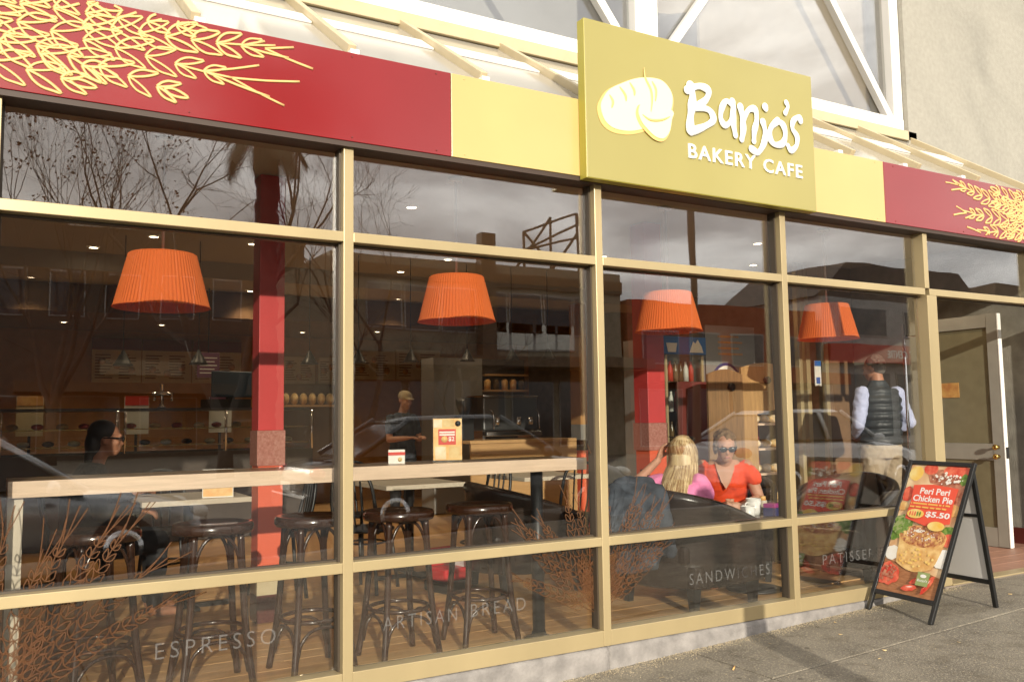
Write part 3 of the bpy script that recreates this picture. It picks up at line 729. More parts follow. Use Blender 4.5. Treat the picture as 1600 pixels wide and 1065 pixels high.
# ---- window bar
wb = thing('window_bar', 'long pale timber bar counter along the window with stools beneath', 'counter', (-1.36, .30, FL))
wx = lambda mb: moved(mb, T3((1.36, -.30, -FL)))
wx(MB().box(-1.36, 1.60, .30, .325, 1.022, 1.092)).build('front_edge', 'counter_wood', wb, bevel=.003)
wx(MB().box(-1.36, 1.60, .326, .66, 1.05, 1.090)).build('bar_top', 'counter_top', wb)
wx(MB().box(-1.358, -1.30, .33, .64, FL, 1.049)).build('end_panel', 'pale_laminate', wb)
wx(MB().lathe([(.036, .012), (.036, .962)], 24, (1.325, .42, FL))).build('post', 'black_metal', wb)
wx(MB().lathe([(.088, 0), (.088, .010), (.075, .020), (.045, .026), (.040, .05)], 32, (1.325, .42, FL))).build('post_base', 'black_metal', wb)

# ---- bentwood stools
st0 = thing('bar_stool', 'x', 'bar stool', group='dark bentwood stools at the window bar')
MB().lathe([(.0, .752), (.10, .748), (.17, .738), (.188, .732), (.194, .745), (.194, .768), (.186, .780), (.165, .782), (.12, .775), (.0, .772)], 40, caps=False).build('seat', 'bentwood', st0)
for sx in (-1, 1):
    for sy in (-1, 1):
        MB().tube(smooth_curve([(sx * .108, sy * .108, .735), (sx * .118, sy * .118, .50), (sx * .135, sy * .135, .25), (sx * .165, sy * .165, .0)], 5), [.017] * 16, 10).build('leg', 'bentwood', st0)
MB().tube([(.158 * math.cos(a), .158 * math.sin(a), .265) for a in [2 * math.pi * k / 40 for k in range(40)]], .0115, 8, closed=True).build('foot_ring', 'bentwood', st0)
def arc(z0, zt, rr, name):
    for k in range(4):
        a = math.pi / 2 * k; ca, sa = math.cos(a), math.sin(a); pts = []
        for i in range(17):
            t = -1 + 2 * i / 16; x = t * rr * (1 - .06 * (1 - abs(t))); z = z0 + (zt - z0) * math.sqrt(max(0, 1 - abs(t) ** 2.6)); y = rr + .004
            pts.append((ca * x - sa * y, sa * x + ca * y, z))
        MB().tube(pts, .0085, 8).build(name, 'bentwood', st0)
arc(.50, .725, .112, 'brace'); arc(.08, .235, .142, 'lower_brace')
stools = [(-.99, .55, .3, 'dark bentwood stool nearest the left end panel, behind the wheat drawing'), (-.47, .55, .0, 'dark bentwood stool just left of the red column'),
          (.035, .56, .1, 'dark bentwood stool just right of the red column, cut by the mullion'), (.505, .53, .05, 'dark bentwood stool above the word ARTISAN'),
          (1.02, .56, -.08, 'dark bentwood stool beside the black bar post')]
for i, (x, y, rz, lb) in enumerate(stools):
    o = st0 if i == 0 else dup(st0, (0, 0, 0)); o.location = (x, y, FL); o.rotation_euler = (0, 0, rz); o['label'] = lb

# ---- leather tub chairs
tb0 = thing('tub_armchair', 'x', 'armchair', group='dark leather tub armchairs')
def tub():
    # plan: horseshoe open to +X; outer and inner skins with a rolled top
    path = []
    for i in range(9): path.append((.42 - i * .05, -.38))
    for k in range(1, 24):
        a = -math.pi / 2 - math.pi * k / 24; path.append((.02 + .40 * math.cos(a), .38 * math.sin(a)))
    for i in range(9): path.append((.02 + i * .05, .38))
    n = len(path); vs = []; fs = []
    def h(i):
        t = abs(i - (n - 1) / 2) / ((n - 1) / 2); return .80 - .25 * t ** 1.7
    rows = 11
    for i, (x, y) in enumerate(path):
        c = Vector((x - .02, y, 0)) if x < .02 else Vector((0, y, 0)); nrm = c.normalized()
        H = h(i); th = .085
        prof = [(-.02, .155), (0.0, .17), (.006, .35), (.0, H - .09), (.014, H - .045), (.004, H - .012), (-.03, H), (-.07, H - .008), (-.092, H - .045), (-.085, H - .1), (-.085, .30)]
        for d, z in prof: vs.append((x + nrm.x * d, y + nrm.y * d, z))
    for i in range(n - 1):
        for k in range(rows - 1): fs.append((i * rows + k, i * rows + k + 1, (i + 1) * rows + k + 1, (i + 1) * rows + k))
    fs += [tuple(range(rows)), tuple((n - 1) * rows + k for k in range(rows))]
    return MB().add(vs, fs, True)
tub().build('shell', 'leather', tb0)
MB().box(-.30, .44, -.29, .29, .30, .43).build('seat_cushion', 'leather', tb0, bevel=.03)
MB().box(-.26, .41, -.34, .34, .16, .299).build('seat_base', 'leather', tb0, bevel=.01)
for sx, sy in ((.36, -.31), (.36, .31), (-.22, -.29), (-.22, .29)):
    MB().add([(sx + a * s_, sy + b * s_, z) for z, s_ in ((0, .022), (.16, .034)) for a, b in ((-1, -1), (1, -1), (1, 1), (-1, 1))],
             [(0, 3, 2, 1), (4, 5, 6, 7), (0, 1, 5, 4), (1, 2, 6, 5), (2, 3, 7, 6), (3, 0, 4, 7)]).build('leg', 'black_metal', tb0)
chairs = [(2.68, .74, R(8), 'dark leather tub armchair by the glass under the blonde woman in pink'), (2.02, 1.85, R(-6), 'dark leather tub armchair behind the two right-hand stools'),
          (4.28, .66, R(195), 'dark leather tub armchair behind the word PATISSERIE'), (3.78, 1.42, R(222), 'dark leather tub armchair the woman in orange sits in')]
for i, (x, y, rz, lb) in enumerate(chairs):
    o = tb0 if i == 0 else dup(tb0, (0, 0, 0)); o.location = (x, y, FL); o.rotation_euler = (0, 0, rz); o['label'] = lb

# ---- small coffee table with the women's things
ct = thing('coffee_table', 'small dark coffee table holding the white mugs', 'table', (3.42, .80, FL))
MB().lathe([(.29, .505), (.30, .512), (.30, .53), (.29, .535)], 40).build('table_top', 'bentwood', ct)
MB().lathe([(.03, .02), (.03, .504)], 16).build('pedestal', 'black_metal', ct)
MB().lathe([(.2, 0), (.2, .012), (.04, .03)], 32).build('base', 'black_metal', ct)
def mug(x, y, z, r, h, label, hd):
    t = thing('mug', label, 'mug', (x, y, z))
    MB().lathe([(r * .82, 0), (r * .95, h * .2), (r, h), (r * .93, h), (r * .88, h * .25), (0, h * .12)], 28).build('cup', 'china', t)
    MB().tube([(hd * r * .95, 0, h * .8), (hd * r * 1.45, 0, h * .72), (hd * r * 1.5, 0, h * .4), (hd * r * .95, 0, h * .25)], .006, 8).build('handle', 'china', t)
TT = FL + .536
mug(3.24, .66, TT, .052, .085, 'lower white mug in front of the clasped hands', 1)
mug(3.42, .78, TT, .055, .12, 'taller white mug behind the lower one', -1)
bk = thing('napkin_holder', 'magenta and navy box of napkins on the coffee table', 'napkin box', (3.50, .66, TT), .3)
bx('tray', 'navy', bk, -.07, .11, -.05, .05, 0, .06, bevel=.004); bx('napkins', 'magenta', bk, -.075, .03, -.045, .045, .061, .09, bevel=.004)
jr = thing('sugar_jar', 'small jar of sugar sachets beside the napkin box', 'jar', (3.60, .86, TT))
MB().lathe([(.03, 0), (.032, .08), (.03, .09)], 20).build('glass_jar', 'pale_laminate', jr); MB().lathe([(.024, .0905), (.022, .12)], 12).build('sachets', 'card_orange', jr)
sk = thing('salt_shaker', 'white salt shaker at the right edge of the coffee table', 'shaker', (3.635, .70, TT))
MB().lathe([(.018, 0), (.02, .05), (.014, .075)], 16).build('body', 'china', sk); MB().lathe([(.0145, .0752), (.014, .09), (.006, .095)], 16).build('cap', 'chrome', sk)

# ---- cafe tables and bentwood chairs deeper in the room
def cafe_table(x, y, w_, d_, label):
    t = thing('cafe_table', label, 'table', (x, y, FL), group='cafe tables')
    bx('table_top', 'pale_laminate', t, -w_ / 2, w_ / 2, -d_ / 2, d_ / 2, .725, .760, bevel=.003)
    MB().lathe([(.035, .03), (.035, .724)], 16).build('pedestal', 'black_metal', t)
    MB().box(-.30, .30, -.03, .03, 0, .025).build('foot', 'black_metal', t); MB().box(-.03, .03, -.30, .30, .0255, .045).build('foot', 'black_metal', t)
cafe_table(-.22, 2.52, .70, .68, 'cafe table with pale top left of the red column')
cafe_table(1.55, 2.75, .68, .68, 'cafe table with pale top behind the middle stools')
cafe_table(2.85, 2.85, .68, .68, 'cafe table with pale top beside the right-hand red column')
cafe_table(-.9, 4.0, .70, .68, 'cafe table far left in front of the cake cabinet')
bc0 = thing('bentwood_chair', 'x', 'chair', group='black bentwood chairs')
MB().lathe([(.0, .44), (.19, .44), (.205, .448), (.205, .462), (.19, .468), (0, .462)], 28, caps=False).build('seat', 'black_metal', bc0)
for sx, sy in ((-1, -1), (-1, 1)): MB().tube([(sx * .13, sy * .13, .45), (sx * .17, sy * .17, 0)], .014, 8).build('leg', 'black_metal', bc0)
for sy in (-1, 1): MB().tube([(.12, sy * .13, .45), (.19, sy * .16, 0)], .014, 8).build('leg', 'black_metal', bc0)
MB().tube(smooth_curve([(-.15, -.17, .44), (-.21, -.18, .65), (-.24, -.14, .84), (-.25, 0, .90), (-.24, .14, .84), (-.21, .18, .65), (-.15, .17, .44)], 6), .013, 8).build('back_hoop', 'black_metal', bc0)
for yy in (-.07, 0, .07): MB().tube(smooth_curve([(-.17, yy * .8, .46), (-.215, yy, .66), (-.245, yy, .88)], 5), .008, 6).build('back_rod', 'black_metal', bc0)
MB().tube([(.15 * math.cos(a), .15 * math.sin(a), .22) for a in [2 * math.pi * k / 28 for k in range(28)]], .009, 6, closed=True).build('ring', 'black_metal', bc0)
bch = [(.42, 2.55, R(175), 'black bentwood chair right of the red column'), (1.05, 2.40, R(40), 'black bentwood chair behind the ARTISAN stool'), (1.42, 3.35, R(-80), 'black bentwood chair at the far side of the middle table'),
       (2.20, 2.78, R(185), 'black bentwood chair between two cafe tables'), (2.78, 2.25, R(85), 'black bentwood chair just left of the right-hand red column'), (-.25, 3.25, R(-90), 'black bentwood chair across the table from the seated woman in black')]
for i, (x, y, rz, lb) in enumerate(bch):
    o = bc0 if i == 0 else dup(bc0, (0, 0, 0)); o.location = (x, y, FL); o.rotation_euler = (0, 0, rz); o['label'] = lb

# ---- stands on the bar and tables
ps = thing('bread_flyer', 'upright bread flyer in a clear stand on the window bar', 'flyer', (.775, .47, 1.090), R(-20))
bx('acrylic', 'glass_clear', ps, -.085, .085, -.006, .006, 0, .245); bx('foot', 'glass_clear', ps, -.085, .085, -.05, .05, -.0002, .003)
bx('print', 'card_orange', ps, -.080, .080, -.0095, -.0065, .01, .24)
fl_ = [p for p in ps.children if p.name.startswith('print')][0]
bx('red_panel', 'card_red', fl_, -.052, .046, -.0115, -.0100, .095, .182)
moved(text_mesh('$2', .034, .028, .0005, 1.0, .02), T3((.004, -.0118, .112))).build('price', 'card_white', fl_)
for z_ in (.146, .160): bx('print_line', 'card_white', fl_, -.046, .040, -.0125, -.0117, z_, z_ + .009)
MB().lathe([(.018, 0), (.018, .001)], 20, M=T3((-.018, -.0118, .126)) @ Matrix.Rotation(R(90), 4, 'X')).build('badge', 'card_orange', fl_)
for k, (a, b, c, d) in enumerate(((-.07, -.01, .015, .085), (.005, .072, .02, .088), (-.078, -.03, .19, .235), (-.025, .04, .195, .236))):
    bx('bread_slice', 'bread' if k % 2 else 'pastry', fl_, a, b, -.0112, -.0100, c, d, bevel=.0004)
MB().lathe([(.016, 0), (.016, .001)], 20, M=T3((.058, -.0118, .212)) @ Matrix.Rotation(R(90), 4, 'X')).build('badge', 'black_metal', fl_)
cd = thing('table_card', 'small white and red table card left of the bread flyer', 'card', (.49, .52, 1.090), R(-15))
bx('card', 'card_white', cd, -.045, .045, -.004, .004, 0, .075); bx('red_band', 'card_red', cd, -.046, .046, -.0065, -.0045, .045, .062)
MB().lathe([(.012, 0), (.012, .001)], 16, M=T3((.018, -.0047, .022)) @ Matrix.Rotation(R(90), 4, 'X')).build('picture', 'bread', cd)
mc = thing('menu_card', 'folded menu card with food picture on the left cafe table', 'card', (-.08, 2.25, FL + .761), R(-12))
bx('card', 'card_white', mc, -.10, .10, -.004, .004, 0, .19); bx('food_picture', 'card_orange', mc, -.095, .095, -.0065, -.0045, .008, .085); bx('red_band', 'card_red', mc, -.095, .095, -.0065, -.0045, .155, .18)
# high chair, red seat
hc = thing('red_booster_seat', 'red plastic booster seat on the floor behind the middle stools', 'booster seat', (1.55, 2.05, FL), .2)
bx('base', 'red_plastic', hc, -.11, .11, -.11, .11, .08, .17, bevel=.02); bx('backrest', 'red_plastic', hc, -.11, .11, .07, .11, .171, .31, bevel=.02)
bx('side', 'black_metal', hc, -.12, .12, -.14, .14, 0, .079, bevel=.01); bx('tray', 'white_paint', hc, .125, .15, -.10, .08, .05, .30, bevel=.008)

# ---- service counters
sv = thing('service_counter', 'pale timber service counter under the coffee machine', 'counter', (3.1, 4.6, FL))
bx('front_panel', 'beech', sv, 0, 1.36, 0, .03, 0, .99); bx('top', 'beech', sv, -.02, 1.38, -.02, .66, .991, 1.025, bevel=.003); bx('end_panel', 'beech', sv, 1.361, 1.39, .0, .62, 0, .99)
op = thing('orange_post', 'orange and grey painted post at the end of the service counter', 'post', (4.62, 4.55, FL))
bx('upper_face', 'wall_ochre', op, -.10, .14, 0, .2, 1.18, 2.6); bx('grey_band', 'fridge_grey', op, -.10, .14, 0, .2, 1.0, 1.179); bx('dark_band', 'bentwood', op, -.10, .14, 0, .2, .88, .999); bx('orange_foot', 'column_orange', op, -.10, .14, 0, .2, 0, .879)
cm = thing('coffee_machine', 'chrome and black coffee machine on the timber counter', 'coffee machine', (3.72, 4.95, 1.086))
bx('body', 'steel_dark', cm, -.36, .36, -.16, .25, .10, .48, bevel=.02); bx('drip_tray', 'chrome', cm, -.36, .36, -.24, -.165, .04, .09, bevel=.004); bx('top_rail', 'chrome', cm, -.36, .36, -.17, .25, .481, .50, bevel=.004)
for x in (-.2, .08, .24): MB().lathe([(.03, .16), (.035, .20), (.035, .25)], 16, (x, -.19, 0)).build('group_head', 'chrome', cm)
for x in (-.3, .3): MB().tube(smooth_curve([(x, -.17, .34), (x + .02, -.24, .30), (x + .03, -.24, .12)], 5), .007, 8).build('steam_wand', 'chrome', cm)
for x in (-.32, .32): bx('foot', 'chrome', cm, x - .02, x + .02, -.1, .2, 0, .099)
gr = thing('coffee_grinder', 'dark coffee grinder left of the coffee machine', 'grinder', (3.17, 4.9, 1.086))
bx('body', 'black_metal', gr, -.08, .08, -.1, .1, 0, .28, bevel=.01); MB().lathe([(.05, .281), (.09, .40), (.09, .46), (.06, .47)], 20).build('hopper', 'steel_dark', gr)
bw = thing('back_shelving', 'grey back-of-counter shelving with amber jars behind the coffee machine', 'shelving', (3.75, 6.9, FL))
bx('unit', 'fridge_grey', bw, .0, .75, 0, .4, 0, 2.1); bx('niche', 'wall_dark', bw, .78, 1.5, .1, .4, 0, 2.1)
for k in range(4): bx('shelf', 'beech', bw, .78, 1.5, -.02, .099, 1.2 + k * .22, 1.225 + k * .22)
for k in range(10): MB().lathe([(.045, 0), (.05, .12), (.03, .15)], 12, (.85 + (k % 5) * .14, .04, 1.2255 + .22 * (k // 5) * 2)).build('jar', 'card_orange' if k % 3 else 'bottle_dark', bw)
cab = thing('cake_cabinet', 'long glass cake cabinet with chrome posts at the left service counter', 'display cabinet', (-1.35, 6.2, FL))
bx('base', 'wall_dark', cab, 0, 3.2, 0, .8, 0, .95); bx('top', 'steel_dark', cab, 0, 3.2, .1, .8, 1.40, 1.43)
bx('front_glass', 'glass_clear', cab, 0, 3.2, .0, .006, .951, 1.399)
for x in (.02, 1.08, 1.16, 2.2, 3.18): MB().lathe([(.014, .951), (.014, 1.399)], 12, (x, -.02, 0)).build('chrome_post', 'chrome', cab)
for k, z in enumerate((1.02, 1.2)):
    bx('shelf', 'glass_clear', cab, .03, 3.17, .1, .6, z, z + .008); bx('shelf_edge', 'brass', cab, .03, 3.17, .085, .098, z, z + .012)
for k in range(26):
    z = 1.0285 if k % 2 else 1.2085
    MB().ell((.12 + .115 * k + rr.uniform(-.02, .02), .3 + rr.uniform(-.08, .08), z + .032), (.06, .06, .032), 10, 6).build('cake', ('bread', 'pastry', 'card_red', 'bentwood')[k % 4], cab)
# till screens and clutter on the counter
def till(x, y, z, m, label, w_=.2, h=.24):
    t = thing('till', label, 'till', (x, y, z), .2)
    bx('screen', m, t, -w_, w_, -.02, .02, .12, .12 + h, bevel=.01); bx('stand', 'black_metal', t, -.04, .04, 0, .06, 0, .2); bx('drawer', 'black_metal', t, -w_, w_, .0, .3, 0, .1)
till(.98, 6.5, 1.4905, 'blue_dark', 'dark blue till screen on the cabinet beside the red column', .24, .30)
ta = thing('beer_tap', 'chrome tap fitting on the cake cabinet', 'tap', (.22, 6.5, 1.4905))
MB().lathe([(.05, 0), (.03, .03), (.022, .05), (.022, .26), (.03, .27)], 16).build('column', 'chrome', ta); MB().lathe([(.02, 0), (.02, .22)], 12, M=T3((-.11, -.05, .16)) @ Matrix.Rotation(R(90), 4, 'Y')).build('cross_bar', 'chrome', ta)
for s_ in (-1, 1): MB().tube([(s_ * .09, -.05, .16), (s_ * .09, -.1, .15), (s_ * .09, -.1, .08)], .012, 8).build('spout', 'chrome', ta)
sg = [(-.05, 7.4, 'white standing price sign with red arched top behind the cake cabinet', 'card_white', 'card_red'), (.92, 7.4, 'purple price sign behind the till', 'card_white', 'purple'), (-1.17, 7.4, 'tan notice board at the far left of the cake cabinet', 'menu_cream', 'menu_food')]
for x, y, lb, a, b in sg:
    t = thing('standing_sign', lb, 'sign', (x, y, 1.2)); bx('panel', a, t, 0, .27, 0, .02, .0, .44); bx('header', b, t, .005, .265, -.006, -.001, .34, .45); bx('post', 'black_metal', t, .12, .15, .022, .05, -1.14, .3)
hs = thing('hanging_sign', 'purple hanging price sign near the red column', 'sign', (.82, 7.0, 1.86))
bx('panel', 'purple', hs, -.13, .13, 0, .02, 0, .30, bevel=.004); MB().tube([(0, .01, .30), (0, .01, 1.085)], .006, 6).build('rod', 'black_metal', hs)
for k in range(5): bx('printed_line', 'card_white', hs, -.10, .10 - .03 * (k % 2), -.003, -.001, .05 + .045 * k, .062 + .045 * k)
# menu boards on the back wall
def board(x, z, w_, h, label, header=True):
    t = thing('menu_board', label, 'menu board', (x, 9.59, z), group='menu boards over the service counter')
    bx('panel', 'menu_cream', t, 0, w_, -.03, -.001, 0, h)
    if header: bx('header', 'menu_maroon', t, 0, w_, -.032, -.001, h + .002, h + .16)
    q = random.Random(int(x * 100))
    for k in range(9):
        zz = .06 + k * (h - .1) / 9
        for c in range(2): bx('menu_line', 'menu_ink', t, w_ * (.06 + .48 * c), w_ * (.06 + .48 * c) + w_ * q.uniform(.2, .36), -.0325, -.0305, zz, zz + .014)
    for k in range(3): MB().lathe([(.05, 0), (.05, .002)], 14, M=T3((w_ * (.2 + .3 * k), -.0335, h * q.uniform(.25, .7))) @ Matrix.Rotation(R(90), 4, 'X')).build('food_picture', 'menu_food', t)
board(-.22, 1.90, .64, .46, 'cream menu board with food pictures, leftmost over the counter')
board(.435, 1.90, .67, .46, 'cream menu board of printed lists, second from the left')
board(1.12, 1.90, .70, .46, 'cream menu board just left of the red column')
board(2.46, 1.90, .50, .42, 'cream menu board just right of the red column', False)
board(3.02, 1.90, .42, .42, 'narrow menu board left of the first mullion', False)
board(3.58, 1.98, .74, .46, 'cream menu board left of the small tree in the glass', False)
board(4.34, 1.98, .80, .50, 'widest cream menu board, rightmost over the counter', False)
# little dark pendant lamps over the counter
mp0 = thing('small_pendant', 'x', 'pendant lamp', group='small dark pendants over the service counter')
MB().lathe([(.012, .13), (.02, .11), (.07, .02), (.085, 0), (.08, 0), (.06, .022), (.01, .10)], 20, caps=False).build('lamp_shade', 'black_metal', mp0)
MB().tube([(0, 0, .12), (0, 0, 1.0)], .004, 6).build('cord', 'black_metal', mp0)
for i, (x, lb) in enumerate(((-.46, 'in front of the leftmost menu board'), (.16, 'beside the white price sign'), (1.17, 'just right of the red column'), (1.66, 'just right of the first mullion'), (2.215, 'left of the small tree in the glass'), (2.855, 'right of the small tree in the glass'), (3.40, 'over the coffee machine'), (3.86, 'by the orange post'))):
    o = mp0 if i == 0 else dup(mp0, (0, 0, 0)); o.location = (x, 4.2, 1.82 + .02 * i); o['label'] = 'small dark conical pendant lamp ' + lb
    for ch in o.children:
        if ch.name.startswith('cord'): ch.scale = (1, 1, (CEIL - o.location.z - .12) / .88 * 1.0); ch.location.z = .12 - .12 * ch.scale.z
# bread shelf behind the counter, right of the column
br = thing('bread_shelf', 'timber shelf of loaves behind the counter right of the red column', 'shelf', (2.35, 9.2, FL))
bx('board', 'beech', br, 0, 1.0, 0, .3, 1.48, 1.51); bx('back', 'wall_brown', br, 0, 1.0, .32, .38, 0, 1.83)
for k in range(7): MB().ell((.08 + k * .14, .14, 1.60), (.055, .12, .09), 10, 8).build('loaf', 'bread', br)
oa = thing('bread_oven', 'dark arched oven mouth in the back wall by the middle menu boards', 'oven', (5.2, 9.4, FL))
pts = [(-.25, 0)] + [(.25 * math.cos(math.pi - math.pi * k / 14), .35 * math.sin(math.pi * k / 14) + 1.3) for k in range(15)] + [(.25, 0)]
MB().prism(pts, -.1, .15).build('arch', 'black_metal', oa)

# ---- drinks fridge
fr = thing('drinks_fridge', 'tall glass-door drinks fridge with blue header behind the red column', 'fridge', (4.22, 2.72, FL))
bx('case', 'fridge_grey', fr, 0, .03, 0, .6, 0, 2.04); bx('case_side', 'fridge_grey', fr, .53, .56, 0, .6, 0, 2.04); bx('back', 'steel_dark', fr, .0305, .5295, .57, .6, .0, 2.04)
hd = bx('header', 'fridge_blue', fr, .0, .56, -.03, -.001, 1.87, 2.045, bevel=.004)
MB().prism([(.06, 1.89), (.16, 1.89), (.18, 1.98), (.04, 1.98)], -.034, -.031).build('cup_print', 'card_white', hd)
MB().prism([(.34, 1.89), (.52, 1.89), (.50, 1.95), (.45, 2.02), (.42, 1.98), (.39, 2.0), (.36, 1.94)], -.034, -.031).build('peak_print', 'card_white', hd)
bx('base', 'fridge_grey', fr, .0305, .5295, 0, .56, 0, .18)
dr = bx('door_glass', 'glass_clear', fr, .06, .50, -.012, -.004, .21, 1.84)
bx('door_frame', 'champagne', dr, .031, .058, -.02, .0, .19, 1.86); bx('door_frame', 'champagne', dr, .502, .529, -.02, 0, .19, 1.86)
for k in range(5):
    z = .4 + k * .30; bx('shelf', 'chrome', fr, .032, .528, .06, .54, z, z + .008)
    for j in range(7): MB().lathe([(.028, 0), (.028, .12), (.012, .17), (.012, .20)], 10, (.075 + j * .068, .12, z + .0085)).build('bottle', ('bottle_dark', 'card_white', 'card_red', 'bottle_dark')[(j + k) % 4], fr)
lg = thing('mountain_logo_sign', 'round blue and white mountain logo on a grey board', 'sign', (4.98, 2.73, 1.72))
bx('board', 'fridge_grey', lg, -.17, .52, .0, .03, -.62, .52)
MB().lathe([(.20, 0), (.20, .002)], 36, M=T3((.10, -.001, -.06)) @ Matrix.Rotation(R(90), 4, 'X')).build('ring', 'navy', lg)
MB().lathe([(.17, 0), (.17, .002)], 36, M=T3((.10, -.0035, -.06)) @ Matrix.Rotation(R(90), 4, 'X')).build('disc', 'card_white', lg)
MB().prism([(-.04, -.12), (.02, -.04), (.06, -.07), (.11, .03), (.17, -.06), (.24, -.12)], -.006, -.008).build('mountain', 'shirt_blue', lg)
for k in range(4): bx('printed_line', 'menu_food', lg, .0, .34 - .05 * (k % 2), -.003, -.001, .22 + .06 * k, .24 + .06 * k)

# ---- bread rack with arched side boards
rk_ = thing('bread_rack', 'timber bread rack with arched ends, round holes and loaves on shelves', 'bread rack', (4.38, 2.25, FL), R(-4))
mat('rack_dark', (0.26, 0.145, 0.06), .5, var=.25, vscale=4, stretch=(10, 10, 1))
def arched(x0, x1, z1, y, name, wm='rack_wood'):
    n = 14; pts = [(x0, 0), (x1, 0)]
    for k in range(n + 1): t = k / n; pts.append((x1 + (x0 - x1) * t, z1 - .05 + .05 * math.sin(math.pi * t)))
    bm = MB().prism(pts, y, y + .025).build(name, wm, rk_)
    cx = x0 + (x1 - x0) * .64
    MB().lathe([(.038, -.002), (.038, .03)], 24, M=T3((cx, y + .0005, z1 - .17)) @ Matrix.Rotation(R(90), 4, 'X')).build('round_hole', 'black_metal', bm)
arched(0, .42, 1.70, .0, 'end_board', 'rack_dark'); 
fp = [(.44, 0), (.62, 0), (.62, 1.27), (.96, 1.33), (.96, 0), (1.02, 0)] + [(1.02 + (.44 - 1.02) * k / 14, 1.72 + .05 * math.sin(math.pi * k / 14)) for k in range(15)]
MB().prism(fp, .04, .065).build('end_board', 'rack_wood', rk_)
MB().lathe([(.036, -.002), (.036, .03)], 24, M=T3((.75, .039, 1.60)) @ Matrix.Rotation(R(90), 4, 'X')).build('round_hole', 'black_metal', rk_)
for k, z in enumerate((.40, .68, .92, 1.16)):
    s_ = bx('shelf', 'counter_wood', rk_, .622, .958, .03, .46, z, z + .02)
    for j in range(5):
        MB().ell((.66 + .066 * j, .14 + .05 * (j % 2), z + .062), (.036, .07, .040), 10, 8).build('loaf', 'pastry' if (j + k) % 2 else 'bread', s_)
bx('back_board', 'menu_maroon', rk_, .0, 1.02, .47, .49, 0, 1.6)
bx('side_edge', 'white_lit', rk_, .985, 1.018, .01, .038, .1, 1.30)

# ---- gold framed inner glass screen and its sticker
gs = thing('glass_screen', 'inner glazed screen with gold stiles at the right of the room', 'glass screen', (6.02, 2.6, FL))
for x, wd in ((0, .05), (.11, .06), (.41, .05)): bx('stile', 'champagne', gs, x, x + wd, 0, .06, 0, CEIL - FL - .002, bevel=.003)
bx('pane', 'glass_clear', gs, .172, .408, .025, .031, .06, 2.4); bx('bottom_rail', 'champagne', gs, .172, .408, .0, .06, 0, .058); bx('back_cover', 'wall_brown', gs, .47, .89, .01, .05, 0, CEIL - FL - .002)
sk_ = bx('sticker', 'card_white', gs, .255, .355, .021, .0235, 1.56, 1.84); bx('sticker_head', 'fridge_blue', sk_, .256, .354, .018, .0205, 1.78, 1.838); bx('sticker_mark', 'fridge_blue', sk_, .275, .335, .018, .0205, 1.59, 1.66)

# ---- open entrance door leaf
dl = thing('entrance_door', 'open grey glazed door with brass knobs and front edge painted sunlit white in the entry', 'door', (6.50, .70, .10))
for y_, a, b in ((0, .0, .115), (0, .80, .90)):
    bx('stile', 'grey_door', dl, -.002, .042, a + .012 if a == 0 else a, b, .0, 2.12, bevel=.003)
bx('edge_strip', 'white_lit', dl, -.004, .046, .0, .0115, 0, 2.12, bevel=.002)  # leaf edge facing the sun, its brightness put into the white colour
bx('top_rail', 'grey_door', dl, 0, .04, .1151, .7999, 2.0, 2.12); bx('lock_rail', 'grey_door', dl, 0, .04, .1151, .7999, .78, .93); bx('bottom_rail', 'grey_door', dl, 0, .04, .1151, .7999, 0, .17)
mat('door_panel', (0.20, 0.175, 0.105), .25, var=.08); bx('upper_panel', 'door_panel', dl, .012, .028, .1152, .7998, .931, 1.999); bx('lower_panel', 'door_panel', dl, .012, .028, .1152, .7998, .171, .779)  # opaque in place of glass, an olive reflection put into the panel colour
for z in (.90, .815): MB().lathe([(.018, 0), (.010, .012), (.010, .03), (.024, .04), (.026, .052), (.016, .062)], 20, M=T3((-.003, .065, z)) @ Matrix.Rotation(R(-90), 4, 'Y')).build('knob', 'brass', dl)
bx('latch', 'steel_dark', dl, .005, .038, -.012, -.0005, .80, .90); bx('notice', 'menu_food', dl, .008, .0115, .42, .62, 1.36, 1.50)
bx('strike', 'chrome', bpy.data.objects['wall_right'], 6.89, 6.918, .5, .56, .76, .80)
ph = thing('pull_handle', 'long chrome pull handle on the doorway side of the last window', 'handle', (4.58, .30, .45))
MB().tube([(0, 0, 0), (0, 0, 1.55)], .012, 12).build('bar', 'chrome', ph)
for z in (.1, 1.45): MB().tube([(0, 0, z), (-.0, -.185, z)], .007, 8).build('standoff', 'chrome', ph)
# ------------------------------------------------------------------ people: one continuous remeshed body each, clothing and hair as children
def limb(mb, a, b, ra, rb, seg=12):
    a = Vector(a); b = Vector(b); mb.tube([a, a.lerp(b, .33), a.lerp(b, .66), b], [ra, ra * .67 + rb * .33 + .004, ra * .33 + rb * .67 + .002, rb], seg); mb.ell(a, (ra, ra, ra), 12, 8); mb.ell(b, (rb, rb, rb), 12, 8)
def chain(mb, pts, rads):
    for i in range(len(pts) - 1): limb(mb, pts[i], pts[i + 1], rads[i], rads[i + 1], 10)
def torso(mb, secs, seg=28):
    """secs: (x, y, z, rx, ry) rings"""
    vs = []; fs = []
    for x, y, z, a, b in secs:
        for k in range(seg):
            t = 2 * math.pi * k / seg; vs.append((x + a * math.cos(t), y + b * math.sin(t), z))
    for i in range(len(secs) - 1):
        for k in range(seg): fs.append((i * seg + k, i * seg + (k + 1) % seg, (i + 1) * seg + (k + 1) % seg, (i + 1) * seg + k))
    fs += [tuple(reversed(range(seg))), tuple((len(secs) - 1) * seg + k for k in range(seg))]
    mb.add(vs, fs, True)
CL = bpy.data.textures.new('folds', 'CLOUDS'); CL.noise_scale = .055; CL.noise_depth = 2
